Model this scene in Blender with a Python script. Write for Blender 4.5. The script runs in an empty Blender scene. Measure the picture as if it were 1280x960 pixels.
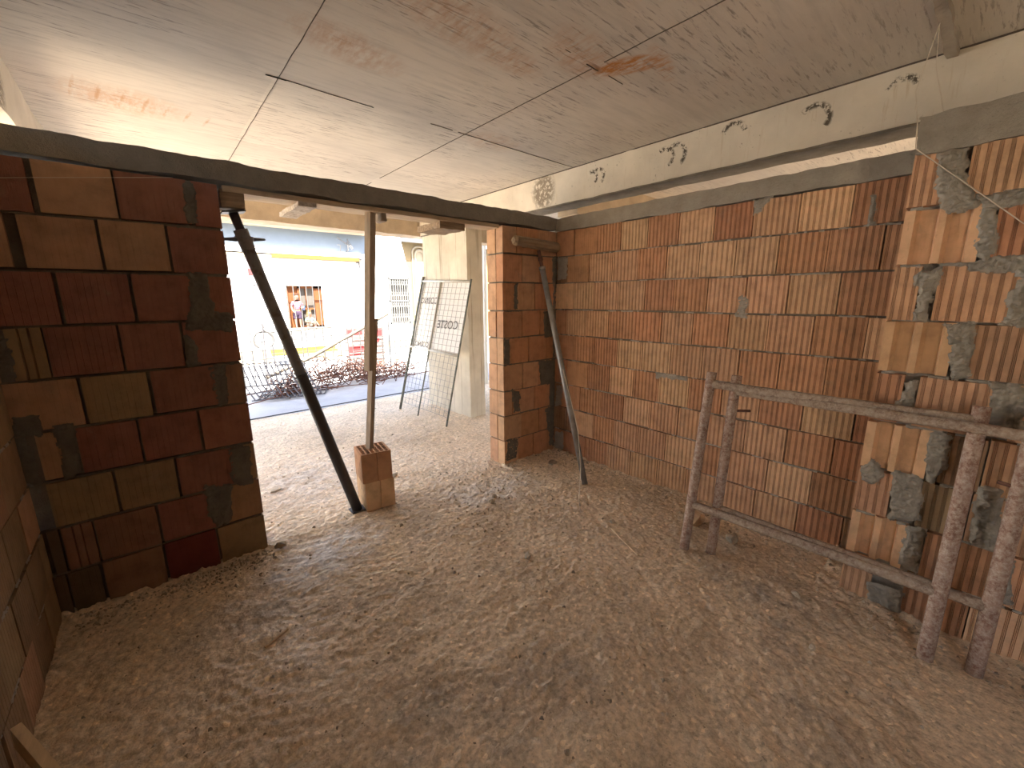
import bpy, bmesh, math, random
from mathutils import Vector, Matrix, noise
D = bpy.data
C = bpy.context.scene.collection
RNG = random.Random(7)

# ------------------------------------------------------------------ materials
class NT:
    """small helper around a node tree"""
    def __init__(s, name):
        s.m = D.materials.new(name); s.m.use_nodes = True
        s.t = s.m.node_tree; s.t.nodes.clear()
        s.out = s.n('ShaderNodeOutputMaterial')
    def n(s, typ, **kw):
        x = s.t.nodes.new(typ)
        for k, v in kw.items(): setattr(x, k, v)
        return x
    def l(s, a, b): s.t.links.new(a, b)
    def setin(s, sock, v):
        if hasattr(v, 'is_output') or isinstance(v, bpy.types.NodeSocket): s.l(v, sock)
        else: sock.default_value = v
    def obj(s): return s.n('ShaderNodeTexCoord').outputs['Object']
    def mapping(s, vec, scale=(1,1,1), loc=(0,0,0), rot=(0,0,0)):
        x = s.n('ShaderNodeMapping'); s.l(vec, x.inputs['Vector'])
        x.inputs['Scale'].default_value = scale; x.inputs['Location'].default_value = loc; x.inputs['Rotation'].default_value = rot
        return x.outputs['Vector']
    def noise(s, vec, scale, detail=4, rough=.55, dist=0):
        x = s.n('ShaderNodeTexNoise'); s.l(vec, x.inputs['Vector'])
        x.inputs['Scale'].default_value = scale; x.inputs['Detail'].default_value = detail
        x.inputs['Roughness'].default_value = rough; x.inputs['Distortion'].default_value = dist
        return x.outputs['Fac']
    def ramp(s, fac, stops):
        x = s.n('ShaderNodeValToRGB'); s.l(fac, x.inputs['Fac'])
        e = x.color_ramp.elements
        while len(e) < len(stops): e.new(.5)
        for i, (p, c) in enumerate(stops):
            e[i].position = p
            if isinstance(c, (int, float)): c = (c, c, c)
            e[i].color = (*c[:3], 1)
        return x.outputs['Color']
    def math(s, op, a, b=0.0, c=None, clamp=False):
        x = s.n('ShaderNodeMath', operation=op); x.use_clamp = clamp
        s.setin(x.inputs[0], a); s.setin(x.inputs[1], b)
        if c is not None: s.setin(x.inputs[2], c)
        return x.outputs[0]
    def mix(s, fac, a, b, mode='MIX'):
        x = s.n('ShaderNodeMix', data_type='RGBA', blend_type=mode)
        s.setin(x.inputs[0], fac)
        s.setin(x.inputs[6], (*a, 1) if isinstance(a, tuple) else a)
        s.setin(x.inputs[7], (*b, 1) if isinstance(b, tuple) else b)
        return x.outputs[2]
    def bump(s, h, strength=.5, dist=.01, normal=None):
        x = s.n('ShaderNodeBump'); x.inputs['Strength'].default_value = strength; x.inputs['Distance'].default_value = dist
        s.l(h, x.inputs['Height'])
        if normal is not None: s.l(normal, x.inputs['Normal'])
        return x.outputs['Normal']
    def bsdf(s, color, rough=.8, normal=None, metal=0., spec=.5):
        x = s.n('ShaderNodeBsdfPrincipled')
        s.setin(x.inputs['Base Color'], (*color, 1) if isinstance(color, tuple) else color)
        s.setin(x.inputs['Roughness'], rough); s.setin(x.inputs['Metallic'], metal)
        x.inputs['Specular IOR Level'].default_value = spec
        if normal is not None: s.l(normal, x.inputs['Normal'])
        s.l(x.outputs[0], s.out.inputs['Surface'])
        return x

def mat_plain(name, col, rough=.8, metal=0., var=.25, scale=9., bump=.2, col2=None, bscale=60., bdist=.004, spec=.4):
    t = NT(name); o = t.obj()
    f = t.noise(o, scale, 5, .6)
    c2 = col2 or tuple(min(1, c*(1-var)) for c in col)
    c = t.ramp(f, [(.3, c2), (.7, col)])
    nb = t.bump(t.noise(o, bscale, 4, .6), bump, bdist)
    t.bsdf(c, rough, nb, metal, spec)
    return t.m

def mat_brick():
    t = NT('fired_clay'); o = t.obj()
    a = t.n('ShaderNodeVertexColor', layer_name='Col').outputs['Color']
    f = t.noise(o, 11, 5, .6)
    c = t.mix(1., a, t.ramp(f, [(.25, .72), (.5, 1.), (.8, 1.18)]), 'MULTIPLY')
    vs = t.noise(t.mapping(o, (1, 1, .10)), 26, 4, .65)
    t.mix(t.ramp(vs, [(.50, 0.), (.66, .5)]), c, t.mix(1., c, (.86, .66, .52), 'MULTIPLY'))
    c = t.mix(t.ramp(vs, [(.34, .4), (.46, 0.)]), c, t.mix(1., c, (1.12, 1.16, 1.2), 'MULTIPLY'))
    # dust and soot smudges
    d = t.ramp(t.noise(o, 5.3, 6, .7, .4), [(.60, 0.), (.74, .55)])
    c = t.mix(d, c, (.30, .23, .17))
    k = t.ramp(t.noise(t.mapping(o, (1, 1, .35)), 23, 4, .7), [(.66, 0.), (.76, .5)])
    c = t.mix(k, c, (.16, .09, .06))
    h = t.noise(t.mapping(o, (1, 1, .12)), 160, 3, .6)
    n = t.bump(h, .35, .002); n = t.bump(t.noise(o, 45, 5, .65), .3, .004, n)
    t.bsdf(c, .88, n, 0, .25)
    return t.m

def mat_mortar(name, c1, c2):
    t = NT(name); o = t.obj()
    c = t.ramp(t.noise(o, 9, 6, .65), [(.3, c2), (.72, c1)])
    sp = t.ramp(t.noise(o, 85, 3, .6), [(.62, 0.), (.70, .45)])
    c = t.mix(sp, c, tuple(x*.45 for x in c1))
    n = t.bump(t.noise(o, 55, 6, .7), .7, .012); n = t.bump(t.noise(o, 210, 3, .6), .5, .003, n)
    t.bsdf(c, .93, n, 0, .2)
    return t.m

def ring_mask(t, u, v, cu, cv, r, w, amin, amax):
    """broken crescent stain: ring of radius r and width w around (cu, cv)"""
    du = t.math('SUBTRACT', u, cu); dv = t.math('SUBTRACT', v, cv)
    rr = t.math('SQRT', t.math('ADD', t.math('MULTIPLY', du, du), t.math('MULTIPLY', dv, dv)))
    m = t.math('SUBTRACT', 1., t.math('DIVIDE', t.math('ABSOLUTE', t.math('SUBTRACT', rr, r)), w), clamp=True)
    ang = t.math('ARCTAN2', dv, du)
    am = t.math('MULTIPLY', t.math('GREATER_THAN', ang, amin), t.math('LESS_THAN', ang, amax))
    return t.math('MULTIPLY', m, am)

def blob_mask(t, u, v, cu, cv, ru, rv, rot=0.):
    du = t.math('SUBTRACT', u, cu); dv = t.math('SUBTRACT', v, cv)
    if rot:
        c, s = math.cos(rot), math.sin(rot)
        a = t.math('ADD', t.math('MULTIPLY', du, c), t.math('MULTIPLY', dv, s))
        b = t.math('SUBTRACT', t.math('MULTIPLY', dv, c), t.math('MULTIPLY', du, s))
        du, dv = a, b
    q = t.math('ADD', t.math('POWER', t.math('DIVIDE', du, ru), 2.), t.math('POWER', t.math('DIVIDE', dv, rv), 2.))
    return t.math('SUBTRACT', 1., q, clamp=True)

def mat_ceiling():
    t = NT('shuttered_concrete_slab'); o = t.obj()
    xyz = t.n('ShaderNodeSeparateXYZ'); t.l(o, xyz.inputs[0]); X, Y = xyz.outputs[0], xyz.outputs[1]
    big = t.noise(o, .9, 4, .55)
    c = t.ramp(big, [(.3, (.54, .495, .43)), (.7, (.72, .66, .565))])
    st = t.noise(t.mapping(o, (.8, 7., 1.)), 3.2, 6, .62, .3)
    c = t.mix(t.ramp(st, [(.36, .35), (.52, 0.)]), c, (.45, .41, .355))
    c = t.mix(t.ramp(st, [(.58, 0.), (.72, .3)]), c, (.76, .71, .63))
    # worn plywood pulls: dark short streaks along the board direction
    sk = t.noise(t.mapping(o, (2.6, 26., 1.)), 2.2, 4, .7, .2)
    reg = t.ramp(t.noise(o, 1.3, 2, .5), [(.42, 0.), (.58, 1.)])
    c = t.mix(t.math('MULTIPLY', t.ramp(sk, [(.55, 0.), (.63, .8)]), reg), c, (.27, .235, .20))
    # panel tone differences
    pm = t.n('ShaderNodeTexWhiteNoise', noise_dimensions='2D')
    sn = t.n('ShaderNodeVectorMath', operation='FLOOR')
    t.l(t.mapping(o, (1/1.23, 1/1.21, 0), (2.0, .16, 0)), sn.inputs[0]); t.l(sn.outputs[0], pm.inputs['Vector'])
    c = t.mix(1., c, t.ramp(pm.outputs['Value'], [(0, .90), (1, 1.07)]), 'MULTIPLY')
    # rust stains left by stored reinforcement
    nr = t.noise(t.mapping(o, (9., 3., 1.)), 3., 4, .7)
    rust = None
    for (cx, cy, ru, rv, k, rot) in [(-1.09, -1.50, .10, .22, 1.6, .5), (-.97, -1.62, .22, .06, .9, .3), (-1.35, -1.40, .30, .16, .55, .3), (-2.24, -.72, .34, .16, .55, .2),
                                     (-1.95, -1.22, .5, .18, .5, .2), (-1.62, -1.15, .3, .12, .5, .2), (-3.08, .72, .34, .26, .5, .1), (-.95, -.2, .3, .2, .3, 0)]:
        b = t.math('MULTIPLY', blob_mask(t, X, Y, cx, cy, ru, rv, rot), k)
        rust = b if rust is None else t.math('MAXIMUM', rust, b)
    rust = t.math('MULTIPLY', rust, t.ramp(nr, [(.36, 0.), (.62, 1.)]), clamp=True)
    c = t.mix(rust, c, (.46, .195, .045))
    # ladder of rust bars
    lad = None
    for i in range(7):
        b = blob_mask(t, X, Y, -3.30 + .105*i, .66 + .018*i, .012, .20 - .014*i, .12)
        lad = b if lad is None else t.math('MAXIMUM', lad, b)
    c = t.mix(t.math('MULTIPLY', lad, t.ramp(nr, [(.35, .1), (.6, .7)])), c, (.42, .23, .09))
    n = t.bump(st, .25, .004); n = t.bump(t.noise(o, 40, 5, .65), .25, .004, n)
    t.bsdf(c, .82, n, 0, .3)
    return t.m

def mat_beam():
    t = NT('board_marked_concrete'); o = t.obj()
    xyz = t.n('ShaderNodeSeparateXYZ'); t.l(o, xyz.inputs[0]); Y, Z = xyz.outputs[1], xyz.outputs[2]
    c = t.ramp(t.noise(o, 2.2, 5, .6), [(.3, (.57, .515, .42)), (.7, (.74, .675, .555))])
    g = t.noise(t.mapping(o, (1., 14., 1.2)), 3., 4, .6)
    c = t.mix(t.ramp(g, [(.6, 0.), (.72, .5)]), c, (.50, .40, .26))
    sp = t.ramp(t.noise(o, 38, 3, .7), [(.65, 0.), (.70, .8)])
    spreg = t.ramp(t.noise(o, 3.5, 3, .6), [(.45, 0.), (.6, 1.)])
    c = t.mix(t.math('MULTIPLY', sp, spreg), c, (.20, .165, .12))
    nz = t.ramp(t.noise(o, 42, 4, .7), [(.44, 0.), (.54, 1.)])
    m = None
    for (cy, cz, r, a0, a1) in [(-.47, 2.66, .062, -.9, 2.4), (-.40, 2.66, .055, -.8, 2.0), (-1.19, 2.665, .075, -1., 2.6), (-1.10, 2.66, .07, -1., 2.2), (-1.60, 2.69, .075, .2, 2.8), (-2.06, 2.65, .08, -.6, 2.4), (-2.45, 2.68, .06, .3, 2.8)]:
        # local axis runs towards the viewer's left, hence mirrored angle
        b = ring_mask(t, t.math('MULTIPLY', Y, -1.), Z, -cy, cz, r, .022, a0, a1)
        m = b if m is None else t.math('MAXIMUM', m, b)
    c = t.mix(t.math('MULTIPLY', t.math('MULTIPLY', m, nz), 1.5, clamp=True), c, (.10, .085, .065))
    hon = t.math('MULTIPLY', blob_mask(t, Y, Z, .20, 2.66, .18, .2), t.ramp(t.noise(t.mapping(o, (1, 1, 1)), 30, 5, .7), [(.40, 0.), (.50, 1.)]))
    c = t.mix(t.math('MULTIPLY', hon, 1.6, clamp=True), c, (.27, .225, .17))
    n = t.bump(t.noise(o, 35, 5, .7), .35, .006)
    t.bsdf(c, .85, n, 0, .25)
    return t.m

def mat_column():
    t = NT('column_concrete'); o = t.obj()
    c = t.ramp(t.noise(o, 2.5, 5, .6), [(.3, (.46, .41, .32)), (.7, (.64, .58, .46))])
    g = t.noise(t.mapping(o, (9., 9., .25)), 2.4, 4, .6)
    c = t.mix(t.ramp(g, [(.56, 0.), (.66, .75)]), c, (.26, .215, .15))
    n = t.bump(g, .5, .01); n = t.bump(t.noise(o, 45, 5, .65), .3, .004, n)
    t.bsdf(c, .88, n, 0, .25)
    return t.m

def mat_floor():
    t = NT('dusty_screed'); o = t.obj()
    f1 = t.noise(o, 1.1, 6, .6, .3); f2 = t.noise(o, 5., 6, .7, .2); f3 = t.noise(o, 38., 5, .7)
    c = t.ramp(f1, [(.28, (.46, .37, .265)), (.46, (.66, .53, .37)), (.70, (.78, .635, .455))])
    c = t.mix(t.ramp(f2, [(.52, 0.), (.72, .5)]), c, (.36, .30, .23))
    c = t.mix(t.ramp(f2, [(.28, .5), (.42, 0.)]), c, (.68, .57, .42))
    xyz = t.n('ShaderNodeSeparateXYZ'); t.l(o, xyz.inputs[0]); X, Y = xyz.outputs[0], xyz.outputs[1]
    gz = t.noise(o, 7., 5, .75, .3)
    def patches(lst):
        r = None
        for (cx, cy, ru, rv, k, rot) in lst:
            b = t.math('MULTIPLY', blob_mask(t, X, Y, cx, cy, ru, rv, rot), k); r = b if r is None else t.math('MAXIMUM', r, b)
        return r
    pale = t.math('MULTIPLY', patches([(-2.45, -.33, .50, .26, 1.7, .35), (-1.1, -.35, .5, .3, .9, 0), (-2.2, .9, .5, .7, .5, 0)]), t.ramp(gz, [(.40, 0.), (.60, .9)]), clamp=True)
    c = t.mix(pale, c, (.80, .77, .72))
    grey = t.math('MULTIPLY', patches([(-2.21, -1.84, .42, .26, 1., .6), (-2.53, -1.70, .32, .22, .8, .2), (-1.95, -1.95, .36, .24, .8, .4), (-1.08, -2.50, .34, .16, 1., .8), (-1.43, -2.75, .3, .15, 1., .8), (-.75, -2.35, .28, .4, 1., .1), (-2.9, -.55, .5, .2, 1., .2), (-1.9, -.2, .2, .7, .8, .3)]), t.ramp(gz, [(.38, 0.), (.62, .8)]), clamp=True)
    c = t.mix(grey, c, (.33, .295, .25))
    c = t.mix(1., c, t.ramp(f3, [(.3, .62), (.5, 1.), (.7, 1.25)]), 'MULTIPLY')
    vo = t.n('ShaderNodeTexVoronoi', feature='F1'); t.l(o, vo.inputs['Vector']); vo.inputs['Scale'].default_value = 62.
    sepc = t.n('ShaderNodeSeparateColor'); t.l(vo.outputs['Color'], sepc.inputs[0])
    c = t.mix(1., c, t.ramp(sepc.outputs[0], [(0., .86), (.5, 1.), (.95, 1.05), (1., 1.4)]), 'MULTIPLY')
    sp = t.ramp(t.noise(o, 95, 3, .6), [(.66, 0.), (.72, .7)])
    c = t.mix(sp, c, (.72, .62, .48))
    dk = t.ramp(t.noise(o, 62, 3, .6, .5), [(.66, 0.), (.72, .7)])
    c = t.mix(dk, c, (.09, .07, .055))
    # damp cement patches, scraped smooth
    wet = t.ramp(t.noise(o, .75, 4, .6, .5), [(.46, 0.), (.60, 1.)])
    rough = t.math('SUBTRACT', .80, t.math('MULTIPLY', wet, .25))
    gr = t.math('MULTIPLY', t.math('SUBTRACT', 1., vo.outputs['Distance'], clamp=True), sepc.outputs[1])
    h = t.math('ADD', t.math('MULTIPLY', t.noise(o, 15, 5, .62), 1.0), t.math('MULTIPLY', gr, .16))
    n = t.bump(h, .8, .019)
    t.bsdf(c, rough, n, 0, .35)
    return t.m

def mat_pave():
    t = NT('street_pavement'); o = t.obj()
    c = t.ramp(t.noise(o, 2., 6, .65), [(.3, (.31, .315, .32)), (.7, (.39, .395, .40))])
    c = t.mix(t.ramp(t.noise(o, 30, 4, .7), [(.6, 0.), (.7, .5)]), c, (.22, .21, .2))
    n = t.bump(t.noise(o, 30, 5, .7), .5, .01)
    t.bsdf(c, .75, n, 0, .3)
    return t.m

def mat_wood(name, c1, c2, axis=2, sc=1.):
    t = NT(name); o = t.obj()
    s = [14., 14., 14.]; s[axis] = .8
    g = t.noise(t.mapping(o, tuple(x*sc for x in s)), 3., 5, .6, .6)
    c = t.ramp(g, [(.3, c2), (.66, c1)])
    c = t.mix(t.ramp(t.noise(o, 12, 5, .7), [(.58, 0.), (.72, .5)]), c, tuple(x*.55 for x in c1))
    n = t.bump(g, .35, .004)
    t.bsdf(c, .8, n, 0, .25)
    return t.m

def mat_rusty(name, paint, rust, cut=.5, rough=.6, crust=None):
    t = NT(name); o = t.obj()
    f = t.noise(o, 16, 6, .7, .3)
    c = t.mix(t.ramp(f, [(cut-.06, 0.), (cut+.06, 1.)]), rust, paint)
    if crust: c = t.mix(t.ramp(t.noise(o, 60, 6, .8), [(.42, 0.), (.66, .85)]), c, crust)
    n = t.bump(t.noise(o, 60, 5, .7), .5, .004)
    t.bsdf(c, rough, n, 0, .35)
    return t.m

def mat_sheet():
    t = NT('plastic_sheet'); o = t.obj()
    d = t.n('ShaderNodeBsdfDiffuse'); d.inputs['Color'].default_value = (.95, .94, .92, 1)
    tl = t.n('ShaderNodeBsdfTranslucent'); tl.inputs['Color'].default_value = (.92, .91, .88, 1)
    tr = t.n('ShaderNodeBsdfTransparent')
    m1 = t.n('ShaderNodeMixShader'); m1.inputs[0].default_value = .4
    t.l(d.outputs[0], m1.inputs[1]); t.l(tl.outputs[0], m1.inputs[2])
    m2 = t.n('ShaderNodeMixShader'); m2.inputs[0].default_value = .14
    t.l(m1.outputs[0], m2.inputs[1]); t.l(tr.outputs[0], m2.inputs[2])
    t.l(m2.outputs[0], t.out.inputs['Surface'])
    return t.m

def mat_glass():
    t = NT('window_glass'); t.bsdf((.10, .09, .08), .08, None, 0, .5); return t.m

M = {}
M['brick'] = mat_brick()
M['mortar'] = mat_mortar('grey_mortar', (.42, .385, .325), (.29, .265, .22))
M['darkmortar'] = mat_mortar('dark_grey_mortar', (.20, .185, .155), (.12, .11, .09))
M['bed'] = mat_mortar('bed_mortar', (.22, .185, .14), (.12, .10, .08))
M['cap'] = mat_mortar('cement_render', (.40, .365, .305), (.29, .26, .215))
M['capshade'] = mat_mortar('shaded_cement_render', (.27, .245, .205), (.20, .18, .15))  # darker copy of the render, the front wall's shade in its colour
M['ceiling'] = mat_ceiling(); M['soffit_shade'] = mat_mortar('shade_toned_film', (.24, .21, .17), (.15, .13, .10)); M['backwall'] = mat_plain('dark_bare_blockwork', (.16, .11, .075), .9); M['beam'] = mat_beam(); M['column'] = mat_column()
M['floor'] = mat_floor(); M['pave'] = mat_pave()
M['concrete'] = mat_plain('rough_concrete', (.45, .40, .33), .9, 0, .35, 7, .5)
M['tanbeam'] = mat_plain('tan_concrete_beam', (.55, .44, .31), .88, 0, .25, 6, .4)
M['seam'] = mat_plain('seam_grout', (.16, .13, .10), .9, 0, .5, 20, .3)
M['timber'] = mat_wood('weathered_timber', (.40, .32, .235), (.24, .185, .135), 2)
M['timber_x'] = mat_wood('form_board', (.56, .44, .30), (.40, .31, .21), 0)
M['timber_old'] = mat_wood('cement_stained_timber', (.34, .25, .16), (.17, .12, .08), 0)
M['palewood'] = mat_wood('pale_batten', (.74, .57, .37), (.56, .42, .26), 1)
M['endgrain'] = mat_plain('cement_crusted_wood', (.58, .50, .41), .9, 0, .55, 40, .6)
M['steel_dark'] = mat_rusty('dark_prop_steel', (.05, .047, .048), (.07, .05, .04), .40, .5)
M['steel_lit'] = mat_rusty('lit_prop_tube', (.17, .17, .175), (.11, .09, .075), .42, .5)
M['galv'] = mat_plain('galvanised_tube', (.36, .35, .33), .5, .5, .4, 14, .2)
M['rustybar'] = mat_rusty('rusty_steel', (.16, .075, .05), (.09, .045, .035), .5, .8)
M['trestle'] = mat_rusty('paint_worn_trestle_steel', (.36, .235, .18), (.24, .13, .095), .5, .8, (.60, .52, .43))
M['trestle_grey'] = mat_rusty('cement_splashed_trestle_rail', (.34, .26, .195), (.23, .155, .115), .5, .8, (.52, .45, .36))
M['greensteel'] = mat_rusty('green_grey_tube', (.17, .18, .15), (.10, .10, .085), .45, .6)
M['palegalv'] = mat_plain('pale_zinc_tube', (.56, .55, .50), .55, .2, .3, 14, .2)
M['wire'] = mat_plain('grey_wire', (.32, .32, .31), .6, .3, .3, 30, .1)
M['bluewire'] = mat_plain('reinforcement_wire', (.10, .095, .10), .7, .2, .3, 30, .1)
M['sheet'] = mat_sheet()
M['ink'] = mat_plain('dark_print', (.10, .09, .085), .8, 0, .1)
M['white'] = mat_plain('whitewashed_wall', (.86, .86, .85), .9, 0, .04, 3, .2)
M['cream'] = mat_plain('cream_render', (.25, .18, .09), .9, 0, .12, 3, .2)
M['creamlight'] = mat_plain('pale_cream_trim', (.34, .28, .19), .85, 0, .1, 3, .1)
M['winwood'] = mat_wood('varnished_window_wood', (.16, .058, .02), (.10, .035, .012), 2)
M['orange'] = mat_wood('orange_painted_board', (.22, .11, .03), (.17, .08, .02), 0)
M['yellow'] = mat_wood('yellow_form_board', (.24, .145, .035), (.18, .105, .025), 0)
M['glass'] = mat_glass()
M['iron'] = mat_plain('grey_iron', (.13, .125, .12), .6, .3, .2)
M['silver'] = mat_plain('painted_grille', (.16, .16, .15), .6, .1, .2)
M['greyblock'] = mat_plain('grey_render', (.55, .56, .58), .9, 0, .1)
M['eave_shade'] = mat_plain('eave_shade_blue', (.17, .205, .245), .9, 0, .05)
M['added_yard'] = mat_plain('added_sandy_yard', (.56, .46, .33), .9)
M['red'] = mat_plain('red_print', (.30, .035, .035), .7, 0, .2)
M['pinkwhite'] = mat_plain('faded_board', (.26, .19, .17), .8, 0, .15)
M['pvc'] = mat_plain('white_pvc', (.82, .80, .74), .4, 0, .05)
M['black'] = mat_plain('black_cable', (.03, .03, .03), .6, 0, .1)
M['thread'] = mat_plain('pale_mason_string', (.66, .58, .46), .8, 0, .2)
M['tub'] = mat_plain('blue_grey_tub', (.35, .42, .52), .6, 0, .2)
M['skin'] = mat_plain('skin', (.22, .12, .08), .6, 0, .1)
M['hair'] = mat_plain('brown_hair', (.12, .06, .035), .7, 0, .3)
M['blond'] = mat_plain('fair_hair', (.22, .14, .065), .7, 0, .3)
M['trousers'] = mat_plain('cream_cloth', (.19, .15, .115), .85, 0, .2)
M['fencewire'] = mat_plain('dull_fence_wire', (.07, .07, .07), .8, 0, .2)
M['greypole'] = mat_wood('grey_weathered_pole', (.17, .145, .115), (.10, .085, .07), 0)
M['shorts'] = mat_plain('dark_purple_cloth', (.05, .03, .06), .85, 0, .2)
M['greencloth'] = mat_plain('green_white_cloth', (.15, .20, .17), .85, 0, .1, 26, .1, (.025, .11, .07))
M['bluecloth'] = mat_plain('blue_cloth', (.06, .09, .18), .85, 0, .2)
M['stone'] = mat_plain('rubble', (.42, .345, .25), .9, 0, .4, 25, .6)
M['chip'] = mat_plain('pale_chip', (.60, .52, .40), .9, 0, .3, 25, .5)
M['brickchip'] = mat_plain('broken_clay', (.60, .42, .26), .9, 0, .3, 25, .5)
def mat_stripe():
    t = NT('pink_striped_cloth'); o = t.obj()
    w = t.n('ShaderNodeTexWave', wave_type='BANDS', bands_direction='Z'); t.l(o, w.inputs['Vector']); w.inputs['Scale'].default_value = 9.; w.inputs['Distortion'].default_value = .6
    t.bsdf(t.ramp(w.outputs['Fac'], [(.35, (.20, .14, .17)), (.6, (.18, .03, .08))]), .85)
    return t.m
M['stripe'] = mat_stripe()

# ------------------------------------------------------------------ mesh helpers
class MB:
    def __init__(s): s.v = []; s.f = []; s.c = []; s.mi = []
    def add(s, vs, fs, col=(1, 1, 1), mi=0):
        b = len(s.v); s.v += [tuple(v) for v in vs]
        for f in fs: s.f.append([b+i for i in f]); s.c.append(col); s.mi.append(mi)
    def box(s, lo, hi, col=(1, 1, 1), mi=0, M4=None, jit=0., rng=RNG):
        x0, y0, z0 = lo; x1, y1, z1 = hi
        vs = [Vector(p) for p in ((x0,y0,z0),(x1,y0,z0),(x1,y1,z0),(x0,y1,z0),(x0,y0,z1),(x1,y0,z1),(x1,y1,z1),(x0,y1,z1))]
        if jit: vs = [v + Vector((rng.uniform(-jit,jit), rng.uniform(-jit,jit), rng.uniform(-jit,jit))) for v in vs]
        if M4 is not None: vs = [M4 @ v for v in vs]
        s.add(vs, [(0,3,2,1),(4,5,6,7),(0,1,5,4),(1,2,6,5),(2,3,7,6),(3,0,4,7)], col, mi)
    def tube(s, pts, r, n=10, closed=False, mi=0, r2=None, caps=True):
        pts = [Vector(p) for p in pts]; k = len(pts); rings = []
        ref = None
        for i, p in enumerate(pts):
            a = pts[(i-1) % k] if (i > 0 or closed) else p
            b = pts[(i+1) % k] if (i < k-1 or closed) else p
            d = (b-a).normalized()
            if ref is None:
                ref = d.orthogonal().normalized()
            ref = (ref - d*ref.dot(d)).normalized() if (ref - d*ref.dot(d)).length > 1e-6 else d.orthogonal().normalized()
            q = d.cross(ref)
            rr = r if r2 is None else r + (r2-r)*i/(k-1)
            rings.append([p + (ref*math.cos(2*math.pi*j/n) + q*math.sin(2*math.pi*j/n))*rr for j in range(n)])
        vs = [v for ring in rings for v in ring]; fs = []
        for i in range(k if closed else k-1):
            for j in range(n):
                a = i*n; b = ((i+1) % k)*n
                fs.append((a+j, a+(j+1) % n, b+(j+1) % n, b+j))
        if not closed and caps: fs.append(tuple(range(n-1, -1, -1))); fs.append(tuple((k-1)*n+j for j in range(n)))
        s.add(vs, fs, mi=mi)
    def build(s, name, mats, parent=None, smooth=False, colors=False, origin=None):
        me = D.meshes.new(name)
        off = Vector(origin) if origin is not None else Vector((0, 0, 0))
        me.from_pydata([tuple(Vector(v)-off) for v in s.v], [], s.f)
        if not isinstance(mats, (list, tuple)): mats = [mats]
        for m in mats: me.materials.append(m)
        for p, mi in zip(me.polygons, s.mi): p.material_index = mi
        if colors:
            a = me.color_attributes.new('Col', 'FLOAT_COLOR', 'CORNER')
            for p, c in zip(me.polygons, s.c):
                for li in p.loop_indices: a.data[li].color = (*c, 1)
        bm = bmesh.new(); bm.from_mesh(me); bmesh.ops.recalc_face_normals(bm, faces=bm.faces); bm.to_mesh(me); bm.free()
        if smooth:
            for p in me.polygons: p.use_smooth = True
        o = D.objects.new(name, me); C.objects.link(o)
        if origin is not None: o.location = off
        if parent is not None:
            o.parent = parent; o.location = off - Vector(parent.location) if origin is not None else -Vector(parent.location)
        return o

def tag(o, label, cat, group=None, kind=None):
    o['label'] = label; o['category'] = cat
    if group: o['group'] = group
    if kind: o['kind'] = kind
    return o
def thing(name, label, cat, loc, group=None):
    o = D.objects.new(name, None); C.objects.link(o); o.location = loc; o.empty_display_size = .1
    return tag(o, label, cat, group)
def structure(o): o['kind'] = 'structure'; return o
def bevel(o, w=.004, seg=2):
    m = o.modifiers.new('bevel', 'BEVEL'); m.width = w; m.segments = seg; m.limit_method = 'ANGLE'; return o
def lerp(a, b, t): return Vector(a)*(1-t) + Vector(b)*t

def rough_slab(mb, lo, hi, cell, amp, fr=6., seed=0., mi=0, faces='all', ragged=0.):
    """box with noisy, subdivided faces"""
    lo, hi = Vector(lo), Vector(hi)
    def P(p):
        q = Vector(p)*fr + Vector((seed, seed*1.7, seed*.3))
        d = Vector((noise.fractal(q, .9, 2., 4), noise.fractal(q+Vector((11, 3, 7)), .9, 2., 4), noise.fractal(q+Vector((-5, 23, 1)), .9, 2., 4)))
        return Vector(p) + d*amp
    for ax in range(3):
        u, v = [i for i in range(3) if i != ax]
        nu = max(1, int((hi[u]-lo[u])/cell)); nv = max(1, int((hi[v]-lo[v])/cell))
        for side in (lo, hi):
            vs = []; fs = []
            for i in range(nu+1):
                for j in range(nv+1):
                    p = Vector((0, 0, 0)); p[ax] = side[ax]; p[u] = lo[u]+(hi[u]-lo[u])*i/nu; p[v] = lo[v]+(hi[v]-lo[v])*j/nv
                    vs.append(P(p))
            for i in range(nu):
                for j in range(nv):
                    a = i*(nv+1)+j; fs.append((a, a+1, a+nv+2, a+nv+1))
            mb.add(vs, fs, mi=mi)

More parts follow.
